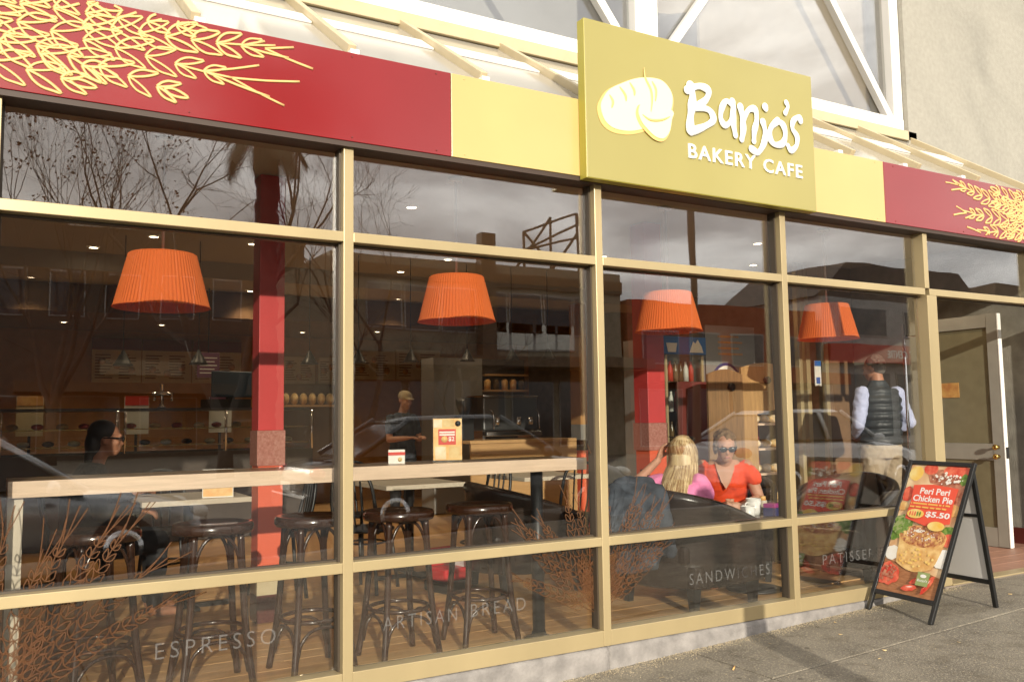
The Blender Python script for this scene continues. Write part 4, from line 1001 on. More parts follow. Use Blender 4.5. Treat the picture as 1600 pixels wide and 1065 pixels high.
def skin_over(o, voxel=.009, it=5):
    m = o.modifiers.new('remesh', 'REMESH'); m.mode = 'VOXEL'; m.voxel_size = voxel; m.use_smooth_shade = True
    s = o.modifiers.new('smooth', 'SMOOTH'); s.factor = .5; s.iterations = it
    if o.name.split('.')[0] in ('pink_top', 'red_top', 'trousers', 'shirt_sleeves', 'jacket_body', 'jacket', 'shirt', 'padded_vest'):
        d = o.modifiers.new('folds', 'DISPLACE'); d.texture = CL; d.strength = .022 if o.name[:3] != 'pad' else .010; d.mid_level = .5; d.texture_coords = 'LOCAL'
    return o
def head(mb, c, M, s=1.0):
    c = Vector(c)
    def e(p, r): mb.ell(c + M @ (Vector(p) * s), [q * s for q in r], 18, 12, M=M)
    e((0, .012, .030), (.074, .092, .088)); e((0, -.020, -.020), (.062, .072, .085)); e((0, -.048, -.070), (.040, .040, .038)); e((0, -.030, -.045), (.054, .052, .050))
    e((0, -.094, -.012), (.011, .018, .020)); e((0, -.102, -.024), (.014, .013, .010)); e((0, -.086, .030), (.050, .012, .010)); e((0, -.086, -.052), (.022, .010, .007)); e((0, -.086, -.062), (.018, .010, .006))
    for x in (-1, 1): e((x * .075, .010, -.005), (.010, .020, .030)); e((x * .036, -.066, -.016), (.024, .018, .020))
def hand(mb, wrist, dirv, palm_n, side, curl=.5, s=1.0):
    """palm, four fingers of unequal length and a thumb leaving the side of the palm"""
    w_ = Vector(wrist); d = Vector(dirv).normalized(); n = Vector(palm_n); n = (n - d * n.dot(d)).normalized(); t = d.cross(n).normalized() * side
    for k in (-.9, -.3, .3, .9): limb(mb, w_ + t * (.018 * k * s), w_ + d * (.085 * s) + t * (.027 * k * s), .014 * s, .012 * s, 8)
    for k, (off, l) in enumerate(((.95, .066), (.32, .076), (-.32, .071), (-.95, .055))):
        p = w_ + d * (.088 * s) + t * (.027 * off * s); pts = [p]; a = curl * .45
        for j, f in enumerate((.45, .32, .25)):
            a += curl * .55; p = p + (d * math.cos(a) + n * math.sin(a)) * (l * f * s); pts.append(p)
        chain(mb, pts, [.0100 * s, .0094 * s, .0088 * s, .0078 * s])
    p = w_ + d * (.028 * s) + t * (.026 * s); chain(mb, [p, p + (d * .6 + t * .7 + n * .3) * (.035 * s), p + (d * .9 + t * .5 + n * .5) * (.062 * s)], [.0125 * s, .0105 * s, .0090 * s])
def rotm(rx=0, rz=0, ry=0): return (Matrix.Rotation(rz, 3, 'Z') @ Matrix.Rotation(rx, 3, 'X') @ Matrix.Rotation(ry, 3, 'Y'))
def sunglasses(parent, c, M, up=0.0, back=0.0, name='sunglasses'):
    c = Vector(c); mb = MB()
    for x in (-1, 1):
        mb.ell(c + M @ Vector((x * .034, -.102 + back, .008 + up)), (.031, .010, .021), 16, 10, M=M)
        mb.tube([c + M @ Vector((x * .062, -.096 + back, .012 + up)), c + M @ Vector((x * .080, -.04 + back, .014 + up)), c + M @ Vector((x * .080, .02 + back, .008 + up))], .0045, 6)
    mb.tube([c + M @ Vector((-.012, -.106 + back, .012 + up)), c + M @ Vector((.012, -.106 + back, .012 + up))], .004, 6)
    return mb.build(name, 'shades', parent, fix=False)

# ---- woman in pink, seen from behind, long blonde hair
p1 = thing('person', 'blonde woman in a pink top, back to the window, hand at her hair', 'person', (2.62, .72, FL + .02), R(121))
Mh = rotm(R(10), R(-8)); hc = (0, -.225, .985)
b = MB(); head(b, hc, Mh); limb(b, (0, -.16, .80), (0, -.205, .92), .052, .046)
torso(b, [(0, .0, .36, .15, .11), (0, .0, .44, .16, .12), (0, -.02, .54, .135, .10), (0, -.06, .66, .15, .105), (0, -.11, .77, .16, .09), (0, -.14, .82, .10, .06)])
for x in (-1, 1): limb(b, (x * .09, -.02, .42), (x * .11, -.42, .47), .085, .062); limb(b, (x * .11, -.42, .47), (x * .12, -.44, .07), .056, .040); limb(b, (x * .12, -.43, .05), (x * .12, -.58, .03), .038, .028)
limb(b, (.155, -.12, .785), (.36, -.00, .71), .046, .040); limb(b, (.36, -.00, .71), (.185, -.21, .93), .038, .026); hand(b, (.180, -.215, .94), (-.35, -.12, .9), (-.8, .2, -.3), 1, .5, .95)
limb(b, (-.155, -.12, .785), (-.20, -.20, .56), .046, .040); limb(b, (-.20, -.20, .56), (-.08, -.43, .57), .037, .026); hand(b, (-.075, -.435, .572), (.4, -.9, 0), (0, 0, -1), 1, .4, .95)
skin_over(b.build('body', 'skin', p1, fix=False), .0085)
b = MB(); torso(b, [(0, .0, .40, .175, .135), (0, .0, .46, .178, .138), (0, -.02, .54, .152, .118), (0, -.06, .66, .168, .122), (0, -.11, .77, .178, .106), (0, -.135, .825, .12, .075)])
for x in (-1, 1): limb(b, (x * .14, -.12, .785), (x * .20 if x > 0 else x * .175, -.10 if x > 0 else -.15, .765 if x > 0 else .70), .066, .062)
skin_over(b.build('pink_top', 'pink_top', p1, fix=False), .012, 4)
b = MB()
for x in (-1, 1): limb(b, (x * .09, -.02, .42), (x * .11, -.42, .47), .098, .074); limb(b, (x * .11, -.42, .47), (x * .12, -.44, .10), .068, .052)
skin_over(b.build('trousers', 'denim', p1, fix=False), .014, 4)
q = random.Random(4); H = Vector(hc)
hb = MB(); hb.ell(H + Mh @ Vector((0, .022, .036)), (.082, .092, .088), 24, 16, M=Mh)
torso(hb, [(0, .030, .64, .080, .030), (0, -.015, .72, .090, .040), (0, -.085, .80, .09, .04), (0, -.14, .86, .098, .045), (0, -.165, .91, .085, .060), (0, -.19, .98, .080, .075)]); skin_over(hb.build('hair', 'blonde', p1, fix=False), .010, 3)
hs_ = [p for p in p1.children if p.name.startswith('hair')][0]
for mname, cnt in (('blonde', 420), ('blonde_dark', 260)):
    sb = MB()
    for k in range(cnt):
        a = q.uniform(-.15 * math.pi, 1.15 * math.pi); r0 = q.uniform(.3, 1.0); ca, sa = math.cos(a), math.sin(a)
        top = H + Mh @ Vector((.03 * ca * r0, .03 * sa * r0, .128 - .01 * r0)); mid = H + Mh @ Vector((.094 * ca, .022 + .102 * sa, .045)); low = H + Vector((.102 * ca, .010 + .092 * sa, -.06))
        ln = q.uniform(.56, .68); bk_ = lambda z: (.10 if z < .54 else (.10 - (z - .54) / .12 * .038 if z < .66 else (.062 - (z - .66) / .11 * .066 if z < .77 else -.004 - (z - .77) / .05 * .056))) + .028
        w_ = max(0, sa); e_ = Vector((.125 * ca + q.uniform(-.02, .02), bk_(ln) * w_ + (-.10) * (1 - w_), ln)); zk = .78; kn = Vector((.118 * ca + q.uniform(-.012, .012), bk_(zk) * w_ + (-.12) * (1 - w_), zk))
        pts = smooth_curve([top, mid, low, kn, e_], 4); n = len(pts); sb.tube(pts, [.0042 * (1 - .62 * (i / n) ** 2) * q.uniform(.8, 1.1) for i in range(n)], 5)
    sb.build('hair_strands', mname, hs_, fix=False)
sunglasses(p1, hc, Mh, .095, .055); 
MB().tube([(.255 + .036 * math.cos(a) * .8, -.13 + .034 * math.sin(a) * .8, .845 + .02 * math.cos(a)) for a in [2 * math.pi * k / 20 for k in range(20)]], .006, 6, closed=True).build('bracelet', 'black_metal', p1)
# her jacket hung over the chair
jk = thing('denim_jacket', 'dark denim jacket hung over the back of the tub armchair', 'jacket', (2.08, .50, FL))
b = MB(); torso(b, [(0, -.03, .30, .17, .05), (.02, -.04, .45, .185, .055), (.02, -.03, .62, .19, .065), (.03, .0, .78, .185, .075), (.05, .04, .86, .16, .065), (.06, .06, .885, .10, .04)])
limb(b, (-.15, -.02, .80), (-.22, -.05, .48), .060, .052); limb(b, (.17, -.05, .78), (.22, -.09, .42), .060, .050); limb(b, (-.08, -.07, .75), (-.02, -.085, .35), .045, .035); limb(b, (.09, -.085, .75), (.07, -.10, .36), .040, .034)
skin_over(b.build('jacket_body', 'denim', jk, fix=False), .014, 4)

# ---- woman in orange-red, facing the street
p2 = thing('person', 'woman in an orange-red V-neck top and sunglasses, hands clasped on table', 'person', (3.62, 1.30, FL), R(-38))
Mh = rotm(R(12), R(6)); hc = (0, -.275, 1.02)
b = MB(); head(b, hc, Mh); limb(b, (0, -.17, .88), (0, -.245, .96), .056, .054)
torso(b, [(0, .02, .40, .17, .12), (0, .02, .48, .175, .13), (0, -.02, .60, .16, .12), (0, -.08, .74, .175, .125), (0, -.13, .86, .175, .095), (0, -.16, .92, .10, .06)])
for x in (-1, 1): limb(b, (x * .09, 0, .46), (x * .12, -.40, .48), .088, .066); limb(b, (x * .12, -.40, .48), (x * .12, -.36, .07), .058, .042); limb(b, (x * .12, -.36, .05), (x * .12, -.50, .03), .038, .028)
for x in (-1, 1):
    limb(b, (x * .175, -.13, .87), (x * .255, -.18, .62), .050, .043); limb(b, (x * .255, -.18, .62), (x * .055, -.455, .575), .041, .028)
    hand(b, (x * .050, -.455, .578), (-x * .55, -.6, .15), (-x * .6, .5, -.1), -x, .75, 1.0)
skin_over(b.build('body', 'skin', p2, fix=False), .0085)
b = MB()
torso(b, [(0, .02, .44, .19, .15), (0, .02, .50, .195, .152), (0, -.02, .60, .182, .142), (0, -.08, .74, .198, .150), (0, -.125, .85, .198, .116), (0, -.135, .895, .150, .082)])
for x in (-1, 1): limb(b, (x * .165, -.13, .855), (x * .218, -.16, .775), .062, .066)
rt = skin_over(b.build('red_top', 'red_top', p2, fix=False), .011, 4)
# open V neck: skin shows in front of the cloth
vn = MB(); vn.add([(-.075, -.222, .905), (.075, -.222, .905), (.066, -.246, .85), (.034, -.256, .755), (0, -.257, .700), (-.034, -.256, .755), (-.066, -.246, .85)], [(0, 1, 2, 3, 4, 5, 6)])
vo = vn.build('neckline', 'skin', p2); so_ = vo.modifiers.new('thick', 'SOLIDIFY'); so_.thickness = .02
b = MB(); H = Vector(hc)
b.ell(H + Mh @ Vector((0, .030, .045)), (.084, .088, .088), 20, 14, M=Mh)
for x in (-1, 1): b.ell(H + Mh @ Vector((x * .072, .015, .0)), (.018, .045, .060), 14, 10, M=Mh)
for k in range(60):
    a = q.uniform(0, 2 * math.pi); r_ = q.uniform(.3, 1); p = H + Mh @ Vector((.085 * math.cos(a) * r_, .03 + .09 * math.sin(a) * r_, .045 + .088 * math.sqrt(max(0, 1 - r_ * r_)))); b.ell(p, (.014, .014, .010), 8, 6)
skin_over(b.build('hair', 'fair_hair', p2, fix=False), .008, 2)
b = MB(); b.ell(H + Mh @ Vector((0, -.093, -.057)), (.022, .006, .005), 12, 8, M=Mh); b.build('lips', 'lip', p2)
sunglasses(p2, hc, Mh)
b = MB()
for x in (-1, 1): limb(b, (x * .09, 0, .46), (x * .12, -.40, .48), .100, .078); limb(b, (x * .12, -.40, .48), (x * .12, -.36, .10), .070, .055)
skin_over(b.build('trousers', 'black_cloth', p2, fix=False), .014, 4)

# ---- man in padded vest, seen from behind
p3 = thing('person', 'grey-haired man in a black padded vest and blue shirt, back turned', 'person', (6.04, 1.65, .09), R(165))
S = 1.03; Mh = rotm(R(14), R(28)); hc = (0.01, -.05, 1.665)
b = MB(); head(b, hc, Mh, 1.05); limb(b, (0, .0, 1.46), (0, -.02, 1.60), .062, .058)
torso(b, [(0, 0, .90, .165, .12), (0, 0, 1.0, .165, .125), (0, 0, 1.15, .165, .12), (0, .005, 1.30, .185, .125), (0, .01, 1.42, .185, .10), (0, .0, 1.49, .10, .06)])
for x in (-1, 1): limb(b, (x * .095, 0, .92), (x * .11, -.02, .50), .098, .066); limb(b, (x * .11, -.02, .50), (x * .12, .02, .09), .060, .042); limb(b, (x * .12, .03, .05), (x * .14, -.16, .035), .045, .036)
for x in (-1, 1):
    limb(b, (x * .20, .01, 1.42), (x * .285, .06, 1.14), .052, .044); limb(b, (x * .285, .06, 1.14), (x * .16, -.17, 1.02), .042, .030); hand(b, (x * .155, -.175, 1.018), (-x * .5, -.8, -.1), (-x * .5, .3, -.5), -x, .6, 1.05)
skin_over(b.build('body', 'skin_tan', p3, fix=False), .0095)
b = MB()
for k in range(7):
    z = .965 + k * .078; t = k / 6; rx_ = .196 + .02 * t - (.03 if k == 6 else 0); ry_ = .160 + .0 * t - (.028 if k == 6 else 0)
    torso(b, [(0, .005, z - .040, rx_ - .012, ry_ - .012), (0, .005, z - .022, rx_ + .006, ry_ + .008), (0, .005, z, rx_ + .011, ry_ + .014), (0, .005, z + .022, rx_ + .006, ry_ + .008), (0, .005, z + .040, rx_ - .012, ry_ - .012)])
torso(b, [(0, .0, 1.44, .18, .115), (0, -.005, 1.49, .11, .085), (0, -.01, 1.535, .085, .078), (0, -.01, 1.55, .075, .07)])
skin_over(b.build('padded_vest', 'vest_black', p3, fix=False), .010, 2)
b = MB()
for x in (-1, 1): limb(b, (x * .195, .01, 1.425), (x * .288, .06, 1.14), .072, .062); limb(b, (x * .288, .06, 1.14), (x * .185, -.13, 1.035), .060, .046)
skin_over(b.build('shirt_sleeves', 'shirt_blue', p3, fix=False), .011, 3)
b = MB(); torso(b, [(0, 0, .80, .195, .15), (0, 0, .90, .190, .148), (0, 0, .985, .182, .142)])
for x in (-1, 1): limb(b, (x * .095, 0, .90), (x * .11, -.02, .50), .112, .088); limb(b, (x * .11, -.02, .50), (x * .12, .02, .07), .084, .070)
skin_over(b.build('trousers', 'khaki', p3, fix=False), .012, 4)
b = MB(); H = Vector(hc)
b.ell(H + Mh @ Vector((0, .026, .046)), (.083, .092, .086), 20, 14, M=Mh); b.ell(H + Mh @ Vector((0, .055, -.005)), (.072, .060, .070), 18, 12, M=Mh)
for k in range(120):
    a = q.uniform(0, math.pi); ph = q.uniform(-.5, 1.4); b.ell(H + Mh @ Vector((.084 * math.cos(a) * math.cos(ph * .9), .03 + .090 * math.sin(a) * math.cos(ph * .9), .035 + .090 * math.sin(ph))), (.011, .011, .011), 7, 5)
skin_over(b.build('hair', 'grey_hair', p3, fix=False), .007, 1)
b = MB()
for x in (-1, 1): limb(b, (x * .12, .03, .045), (x * .145, -.18, .035), .052, .042)
skin_over(b.build('shoes', 'bentwood', p3, fix=False), .01, 3)

# ---- woman in black at the left table, and a server behind the counter
p4 = thing('person', 'woman in black with sunglasses seated in profile at the left', 'person', (-.86, 2.45, FL), R(88))
Mh = rotm(R(4), R(-4)); hc = (0, -.10, 1.165)
b = MB(); head(b, hc, Mh); limb(b, (0, -.03, .98), (0, -.075, 1.09), .05, .046)
torso(b, [(0, .0, .42, .15, .11), (0, .0, .52, .16, .12), (0, .0, .66, .14, .105), (0, -.01, .82, .16, .11), (0, -.015, .95, .16, .085), (0, -.02, 1.0, .09, .055)])
for x in (-1, 1): limb(b, (x * .09, 0, .48), (x * .11, -.42, .49), .085, .064); limb(b, (x * .11, -.42, .49), (x * .12, -.40, .07), .056, .042); limb(b, (x * .12, -.40, .05), (x * .12, -.54, .03), .038, .028)
limb(b, (-.165, -.01, .95), (-.22, -.06, .70), .046, .040); limb(b, (-.22, -.06, .70), (-.15, -.30, .72), .038, .027); hand(b, (-.148, -.305, .72), (.15, -.9, -.35), (.5, 0, -.7), 1, .5, .95)
limb(b, (.165, -.01, .95), (.22, -.08, .72), .046, .040); limb(b, (.22, -.08, .72), (.10, -.28, .80), .038, .027); hand(b, (.098, -.285, .802), (-.2, -.9, .2), (-.5, 0, -.7), -1, .5, .95)
skin_over(b.build('body', 'skin_tan', p4, fix=False), .0095)
b = MB(); torso(b, [(0, .0, .44, .175, .135), (0, .0, .52, .18, .14), (0, .0, .66, .16, .125), (0, -.01, .82, .18, .13), (0, -.01, .95, .178, .102), (0, -.015, 1.015, .09, .066)])
limb(b, (-.165, -.01, .945), (-.22, -.06, .70), .062, .054); limb(b, (-.22, -.06, .70), (-.155, -.28, .72), .052, .040); limb(b, (.165, -.01, .945), (.22, -.08, .72), .062, .054); limb(b, (.22, -.08, .72), (.11, -.265, .795), .052, .040)
skin_over(b.build('jacket', 'black_cloth', p4, fix=False), .012, 3)
b = MB()
for x in (-1, 1): limb(b, (x * .09, 0, .48), (x * .11, -.42, .49), .097, .076); limb(b, (x * .11, -.42, .49), (x * .12, -.40, .09), .068, .052)
skin_over(b.build('trousers', 'black_cloth', p4, fix=False), .014, 3)
b = MB(); H = Vector(hc); b.ell(H + Mh @ Vector((0, .028, .044)), (.086, .094, .088), 20, 14, M=Mh); b.ell(H + Mh @ Vector((0, .075, -.03)), (.075, .055, .095), 18, 12, M=Mh); b.ell(H + Vector((0, .10, -.13)), (.05, .035, .08), 14, 10)
skin_over(b.build('hair', 'dark_hair', p4, fix=False), .01, 3); sunglasses(p4, hc, Mh)
ch4 = dup(bc0, (-.90, 2.45, FL), R(0), 'black bentwood chair under the woman in black'); 
p5 = thing('person', 'server in a pale cap and blue shirt behind the coffee counter', 'person', (3.05, 6.35, FL), R(10))
Mh = rotm(R(14), 0); hc = (0, -.07, 1.50)
b = MB(); head(b, hc, Mh); limb(b, (0, 0, 1.32), (0, -.04, 1.44), .052, .048); torso(b, [(0, 0, .80, .16, .115), (0, 0, .95, .15, .11), (0, 0, 1.15, .165, .115), (0, 0, 1.28, .165, .09), (0, 0, 1.34, .09, .055)])
for x in (-1, 1): limb(b, (x * .09, 0, .84), (x * .10, 0, .45), .09, .062); limb(b, (x * .10, 0, .45), (x * .10, .02, .06), .058, .04); limb(b, (x * .10, .02, .05), (x * .11, -.14, .035), .04, .032); limb(b, (x * .175, 0, 1.28), (x * .22, -.04, 1.02), .046, .04); limb(b, (x * .22, -.04, 1.02), (x * .10, -.27, 1.04), .038, .027); hand(b, (x * .098, -.275, 1.042), (-x * .3, -.9, .1), (0, 0, -1), -x, .4, .95)
skin_over(b.build('body', 'skin', p5, fix=False), .0105)
b = MB(); torso(b, [(0, 0, .78, .178, .135), (0, 0, .95, .168, .128), (0, 0, 1.15, .183, .132), (0, 0, 1.28, .183, .106), (0, 0, 1.35, .09, .066)])
for x in (-1, 1): limb(b, (x * .17, 0, 1.275), (x * .205, -.025, 1.12), .064, .058)
skin_over(b.build('shirt', 'denim', p5, fix=False), .012, 3)
b = MB()
for x in (-1, 1): limb(b, (x * .09, 0, .84), (x * .10, 0, .45), .102, .076); limb(b, (x * .10, 0, .45), (x * .10, .02, .08), .07, .055)
skin_over(b.build('trousers', 'black_cloth', p5, fix=False), .014, 3)
b = MB(); b.ell(Vector(hc) + Mh @ Vector((0, .015, .055)), (.088, .098, .072), 20, 12, M=Mh); b.ell(Vector(hc) + Mh @ Vector((0, -.095, .045)), (.065, .055, .010), 16, 8, M=Mh); skin_over(b.build('cap', 'menu_cream', p5, fix=False), .009, 2)
# ------------------------------------------------------------------ the street behind the viewer, seen in the glass
mat('bark', (0.085, 0.065, 0.048), .9, var=.3, vscale=14, bump=.6, bscale=30); mat('palm_bark', (0.07, 0.048, 0.035), .95, var=.35, vscale=18, bump=.8, bscale=24)
mat('dead_leaf', (0.16, 0.08, 0.035), .8, var=.3); mat('palm_leaf', (0.06, 0.085, 0.03), .6, var=.3); mat('dead_frond', (0.16, 0.13, 0.075), .8, var=.3)
mat('bld_cream', (0.27, 0.225, 0.155), .8, var=.08, vscale=2); mat('bld_brown', (0.13, 0.085, 0.05), .8, var=.08, vscale=2); mat('bld_orange', (0.33, 0.075, 0.028), .8, var=.08, vscale=2); mat('bld_white', (0.38, 0.36, 0.335), .8, var=.06, vscale=2)
mat('bld_grey', (0.085, 0.072, 0.056), .8, var=.1, vscale=2); mat('bld_glass', (0.03, 0.032, 0.035), .08); mat('bld_panel', (0.72, 0.70, 0.62), .6); mat('rust', (0.18, 0.12, 0.07), .8); mat('roof_dark', (0.10, 0.075, 0.06), .8); mat('shop_red', (0.50, 0.035, 0.02), .5)
SPREAD = [.32, .75]
def grow(mb, p, d, l, r, depth, q, tips, up=.12, split=2):
    n = 3; pts = [p]; rad = [r]; dd = d.copy()
    for i in range(n):
        dd = (dd + Vector((q.uniform(-.16, .16), q.uniform(-.16, .16), q.uniform(-.02, up)))).normalized(); p = p + dd * (l / n); pts.append(p); rad.append(max(.004, r * (1 - .30 * (i + 1) / n)))
    mb.tube(pts, rad, 6 if r > .03 else (5 if r > .012 else 3), caps=False)
    if depth == 0: tips.append(p); return
    for k in range(split + (1 if q.random() < .35 else 0)):
        a = q.uniform(*SPREAD); az = q.uniform(0, 2 * math.pi); o = dd.orthogonal().normalized(); o.rotate(Matrix.Rotation(az, 3, dd)); grow(mb, p, (dd * math.cos(a) + o * math.sin(a)).normalized(), l * q.uniform(.66, .84), rad[-1] * q.uniform(.62, .80), depth - 1, q, tips, up, split)
    if depth > 1 and q.random() < .75:
        pm = pts[2]; az = q.uniform(0, 6.28); o = dd.orthogonal().normalized(); o.rotate(Matrix.Rotation(az, 3, dd)); grow(mb, pm, (dd * .55 + o * .8).normalized(), l * .6, rad[1] * .45, depth - 2, q, tips, up, split)
def bare_tree(x, y, label, h, r, seed, stems=1, leaves=0, depth=6, lean=0.0, l0=None):
    q = random.Random(seed); z = -.3 if y < -19 else (rz_(x) if y < -5.15 else zp(x))
    t = thing('bare_tree', label, 'tree', (x, y, z), group='bare street trees'); tr_ = MB(); cr_ = MB(); tips = []
    th = h * (.24 if stems == 1 else .10)
    tr_.tube([(0, 0, -.1), (lean * .3, 0, th * .5), (lean * .6, 0, th)], [r * 1.25, r * 1.05, r * .95], 10).build('trunk', 'bark', t)
    for k in range(max(stems, 2)):
        a = 2 * math.pi * k / max(stems, 2) + q.uniform(-.4, .4); s_ = .30 if stems > 1 else .42
        grow(cr_, Vector((lean * .6, 0, th * .97)), Vector((math.cos(a) * s_, math.sin(a) * s_, 1)).normalized(), (l0 or h * .24), r * .72, depth, q, tips)
    cr_.build('crown', 'bark', t, fix=False)
    if leaves:
        lb_ = MB()
        for k in range(leaves):
            p = q.choice(tips) + Vector((q.uniform(-.2, .2), q.uniform(-.2, .2), q.uniform(-.3, .05))); s_ = q.uniform(.05, .10); u = Vector((q.uniform(-1, 1), q.uniform(-1, 1), q.uniform(-1, 1))).normalized() * s_; v = u.orthogonal().normalized() * s_ * .7
            lb_.add([p - u, p + v, p + u, p - v], [(0, 1, 2, 3)])
        o = lb_.build('last_leaves', 'dead_leaf', t, fix=False); o['kind'] = 'stuff'
    return t
SPREAD[:] = [.16, .40]
bare_tree(.75, -36.0, 'bare tree with a few brown leaves reflected at the far left of the glass', 21.0, .20, 5, 4, 900, 6, 0, 3.9)
SPREAD[:] = [.28, .62]
bare_tree(4.1, -20.6, 'bare many-stemmed tree reflected left of the first mullion', 15.0, .20, 12, 2, 0, 6)
bare_tree(5.9, -10.0, 'small bare young tree reflected behind the bread flyer', 3.6, .04, 31, 1, 0, 5)
bare_tree(8.0, -20.4, 'bare tree reflected right of the first mullion', 11.5, .13, 44, 2, 0, 6)
# a post on the pavement throws the shadow streak on the plinth
sp0 = thing('street_post', 'round steel street post casting a shadow streak on the pavement', 'post', (1.46, -3.86, zp(1.46)))
MB().lathe([(.10, 0), (.085, .03), (.085, 2.05), (.06, 2.10), (.0, 2.12)], 20).build('shaft', 'fridge_grey', sp0); MB().lathe([(.089, 1.8), (.089, 1.95)], 20, caps=False).build('reflective_band', 'card_white', sp0)
# big palm across the road
pt = thing('palm_tree', 'palm with thick dark trunk reflected beside the red column', 'palm tree', (5.05, -20.2, -.3))
q = random.Random(8); PHt = 10.6
pts = [(0, 0, -.1)] + [(.03 * math.sin(i), .03 * math.cos(i * 1.7), i * PHt / 60) for i in range(1, 61)]
MB().tube(pts, [.31 + .03 * (i % 2) + .05 * math.exp(-i / 3) for i in range(61)], 16).build('trunk', 'palm_bark', pt)
def frond(az, el, l, droop, m, name, z0=PHt - .2):
    mb = MB(); p = Vector((0, 0, z0)); pts = [p.copy()]; n = 14; e_ = el; sd_ = Vector((-math.sin(az), math.cos(az), 0))
    for i in range(n): e_ -= droop / n; p = p + Vector((math.cos(az) * math.cos(e_), math.sin(az) * math.cos(e_), math.sin(e_))) * (l / n); pts.append(p.copy())
    mb.tube(pts, [.035 * (1 - i / (n + 3)) for i in range(n + 1)], 5)
    for i in range(3, n + 1):
        for k in range(3):
            b0 = pts[i - 1].lerp(pts[i], k / 3); d = (pts[i] - pts[i - 1]).normalized()
            for s_ in (-1, 1):
                ll = l * .22 * math.sin(math.pi * (i - 1.5) / (n + .5)) + .12; tip = b0 + (sd_ * s_ * .75 + d * .6) * ll + Vector((0, 0, -.35 * ll)); w_ = d * .03; mb.add([b0 - w_, b0 + w_, tip], [(0, 1, 2)])
    mb.build(name, m, pt, fix=False)
for k in range(22): frond(k * 2 * math.pi / 22 + q.uniform(-.15, .15), q.uniform(.2, 1.3), q.uniform(2.4, 3.2), q.uniform(1.0, 1.9), 'palm_leaf', 'frond')
for k in range(12): frond(k * .52, q.uniform(-.9, -.3), q.uniform(1.5, 2.2), q.uniform(.5, .9), 'dead_frond', 'dead_frond', PHt - .5)
# street light mast
lm = thing('light_mast', 'slim dark lamp post reflected right of the blonde woman', 'lamp post', (8.6, -6.9, rz_(8.6)))
MB().lathe([(.09, 0), (.08, .3), (.065, 2), (.05, 7.6)], 14).build('mast', 'rust', lm); MB().tube(smooth_curve([(0, 0, 7.5), (0, -.3, 8.0), (0, -1.2, 8.2)], 5), .04, 8).build('arm', 'rust', lm); bx('lantern', 'fridge_grey', lm, -.12, .12, -1.75, -1.2, 8.12, 8.24)

# ---- buildings over the road
def storefront(name, label, x0, x1, y, h, m, wins, base=-.3, extra=None):
    t = thing(name, label, 'building', ((x0 + x1) / 2, y, base)); cx = (x0 + x1) / 2
    bx('wall', m, t, x0 - cx, x1 - cx, -7, 0, 0, h)
    for (a, b, c, d, mm) in wins:
        w_ = bx('window', 'bld_white', t, a - cx - .06, b - cx + .06, 0.001, .05, c - .06, d + .06); bx('pane', mm, w_, a - cx, b - cx, .051, .07, c, d)
    return t
Yb = -25.8
wins = [(10.2 + 1.5 * k, 11.5 + 1.5 * k, 5.0, 6.5, 'bld_glass') for k in range(7)] + [(15.2 + 1.02 * k, 16.1 + 1.02 * k, 4.35, 5.35, 'bld_panel') for k in range(4)] + [(9.6 + 2.2 * k, 11.4 + 2.2 * k, .5, 3.0, 'bld_glass') for k in range(5)]
A = storefront('shop_building', 'two-storey cream building reflected in the second window bay', 8.8, 21.6, Yb, 7.6, 'bld_cream', wins)
bx('parapet_band', 'bld_brown', A, -6.4, 6.4, .001, .12, 6.75, 7.25); bx('awning', 'bld_brown', A, -6.4, 6.4, .001, 2.2, 3.5, 3.9); bx('shop_band', 'bld_brown', A, -6.4, 6.4, .001, .1, 3.0, 3.45)
bx('pylon', 'bld_brown', A, -.6, .05, .13, .6, 0, 8.7)
fr_ = MB()
for (a, b) in (((2.0, 7.6), (2.0, 9.2)), ((3.3, 7.6), (3.3, 9.9)), ((4.6, 7.6), (4.6, 10.2)), ((1.6, 8.2), (4.9, 9.9)), ((1.6, 7.6), (3.3, 9.9)), ((2.0, 9.2), (4.6, 10.2)), ((3.3, 7.6), (4.6, 9.4)), ((2.0, 9.2), (3.3, 7.9)), ((4.6, 10.2), (5.6, 7.6)), ((2.0, 8.4), (4.6, 9.2))):
    fr_.tube([(a[0], -.6, a[1]), (b[0], -.6, b[1])], .055, 6)
fr_.build('billboard_frame', 'rust', A)
B = storefront('red_shop_building', 'orange-brown shop building reflected behind the bread rack', 22.0, 33.6, Yb, 6.6, 'bld_orange', [(22.8 + 2.6 * k, 24.6 + 2.6 * k, 3.9, 5.3, 'bld_glass') for k in range(4)] + [(22.5 + 2.7 * k, 24.8 + 2.7 * k, .4, 2.7, 'bld_glass') for k in range(4)])
bx('awning', 'bld_orange', B, -5.8, 5.8, .001, 2.0, 3.0, 3.5)
Cb = storefront('travel_shop_building', 'white building over a red FLIGHT CENTRE sign band reflected behind the man', 34.0, 48, Yb, 7.4, 'bld_white', [(35.4, 38.8, 5.6, 6.9, 'bld_glass'), (40.6, 43.6, 5.6, 6.9, 'bld_glass'), (34.6, 39.0, .4, 3.6, 'bld_glass'), (39.6, 46.5, .4, 3.6, 'bld_glass')])
bx('sign_band', 'shop_red', Cb, -7, 7, .09, .5, 4.1, 5.05)
tm = text_mesh('FLIGHT CENTRE', 3.4, .42, .03, 1.05, .01); Mx = Matrix(((-1, 0, 0, .0), (0, -1, 0, .0), (0, 0, 1, 0), (0, 0, 0, 1)))
moved(tm, T3((1.6 - 1.0, .505, 4.36)) @ Mx).build('sign_lettering', 'letter_white', Cb)
MB().prism([(-7.2, 7.4), (7.2, 7.4), (4.8, 9.4), (-4.6, 9.4)], -6.8, -.2).build('roof', 'roof_dark', Cb)
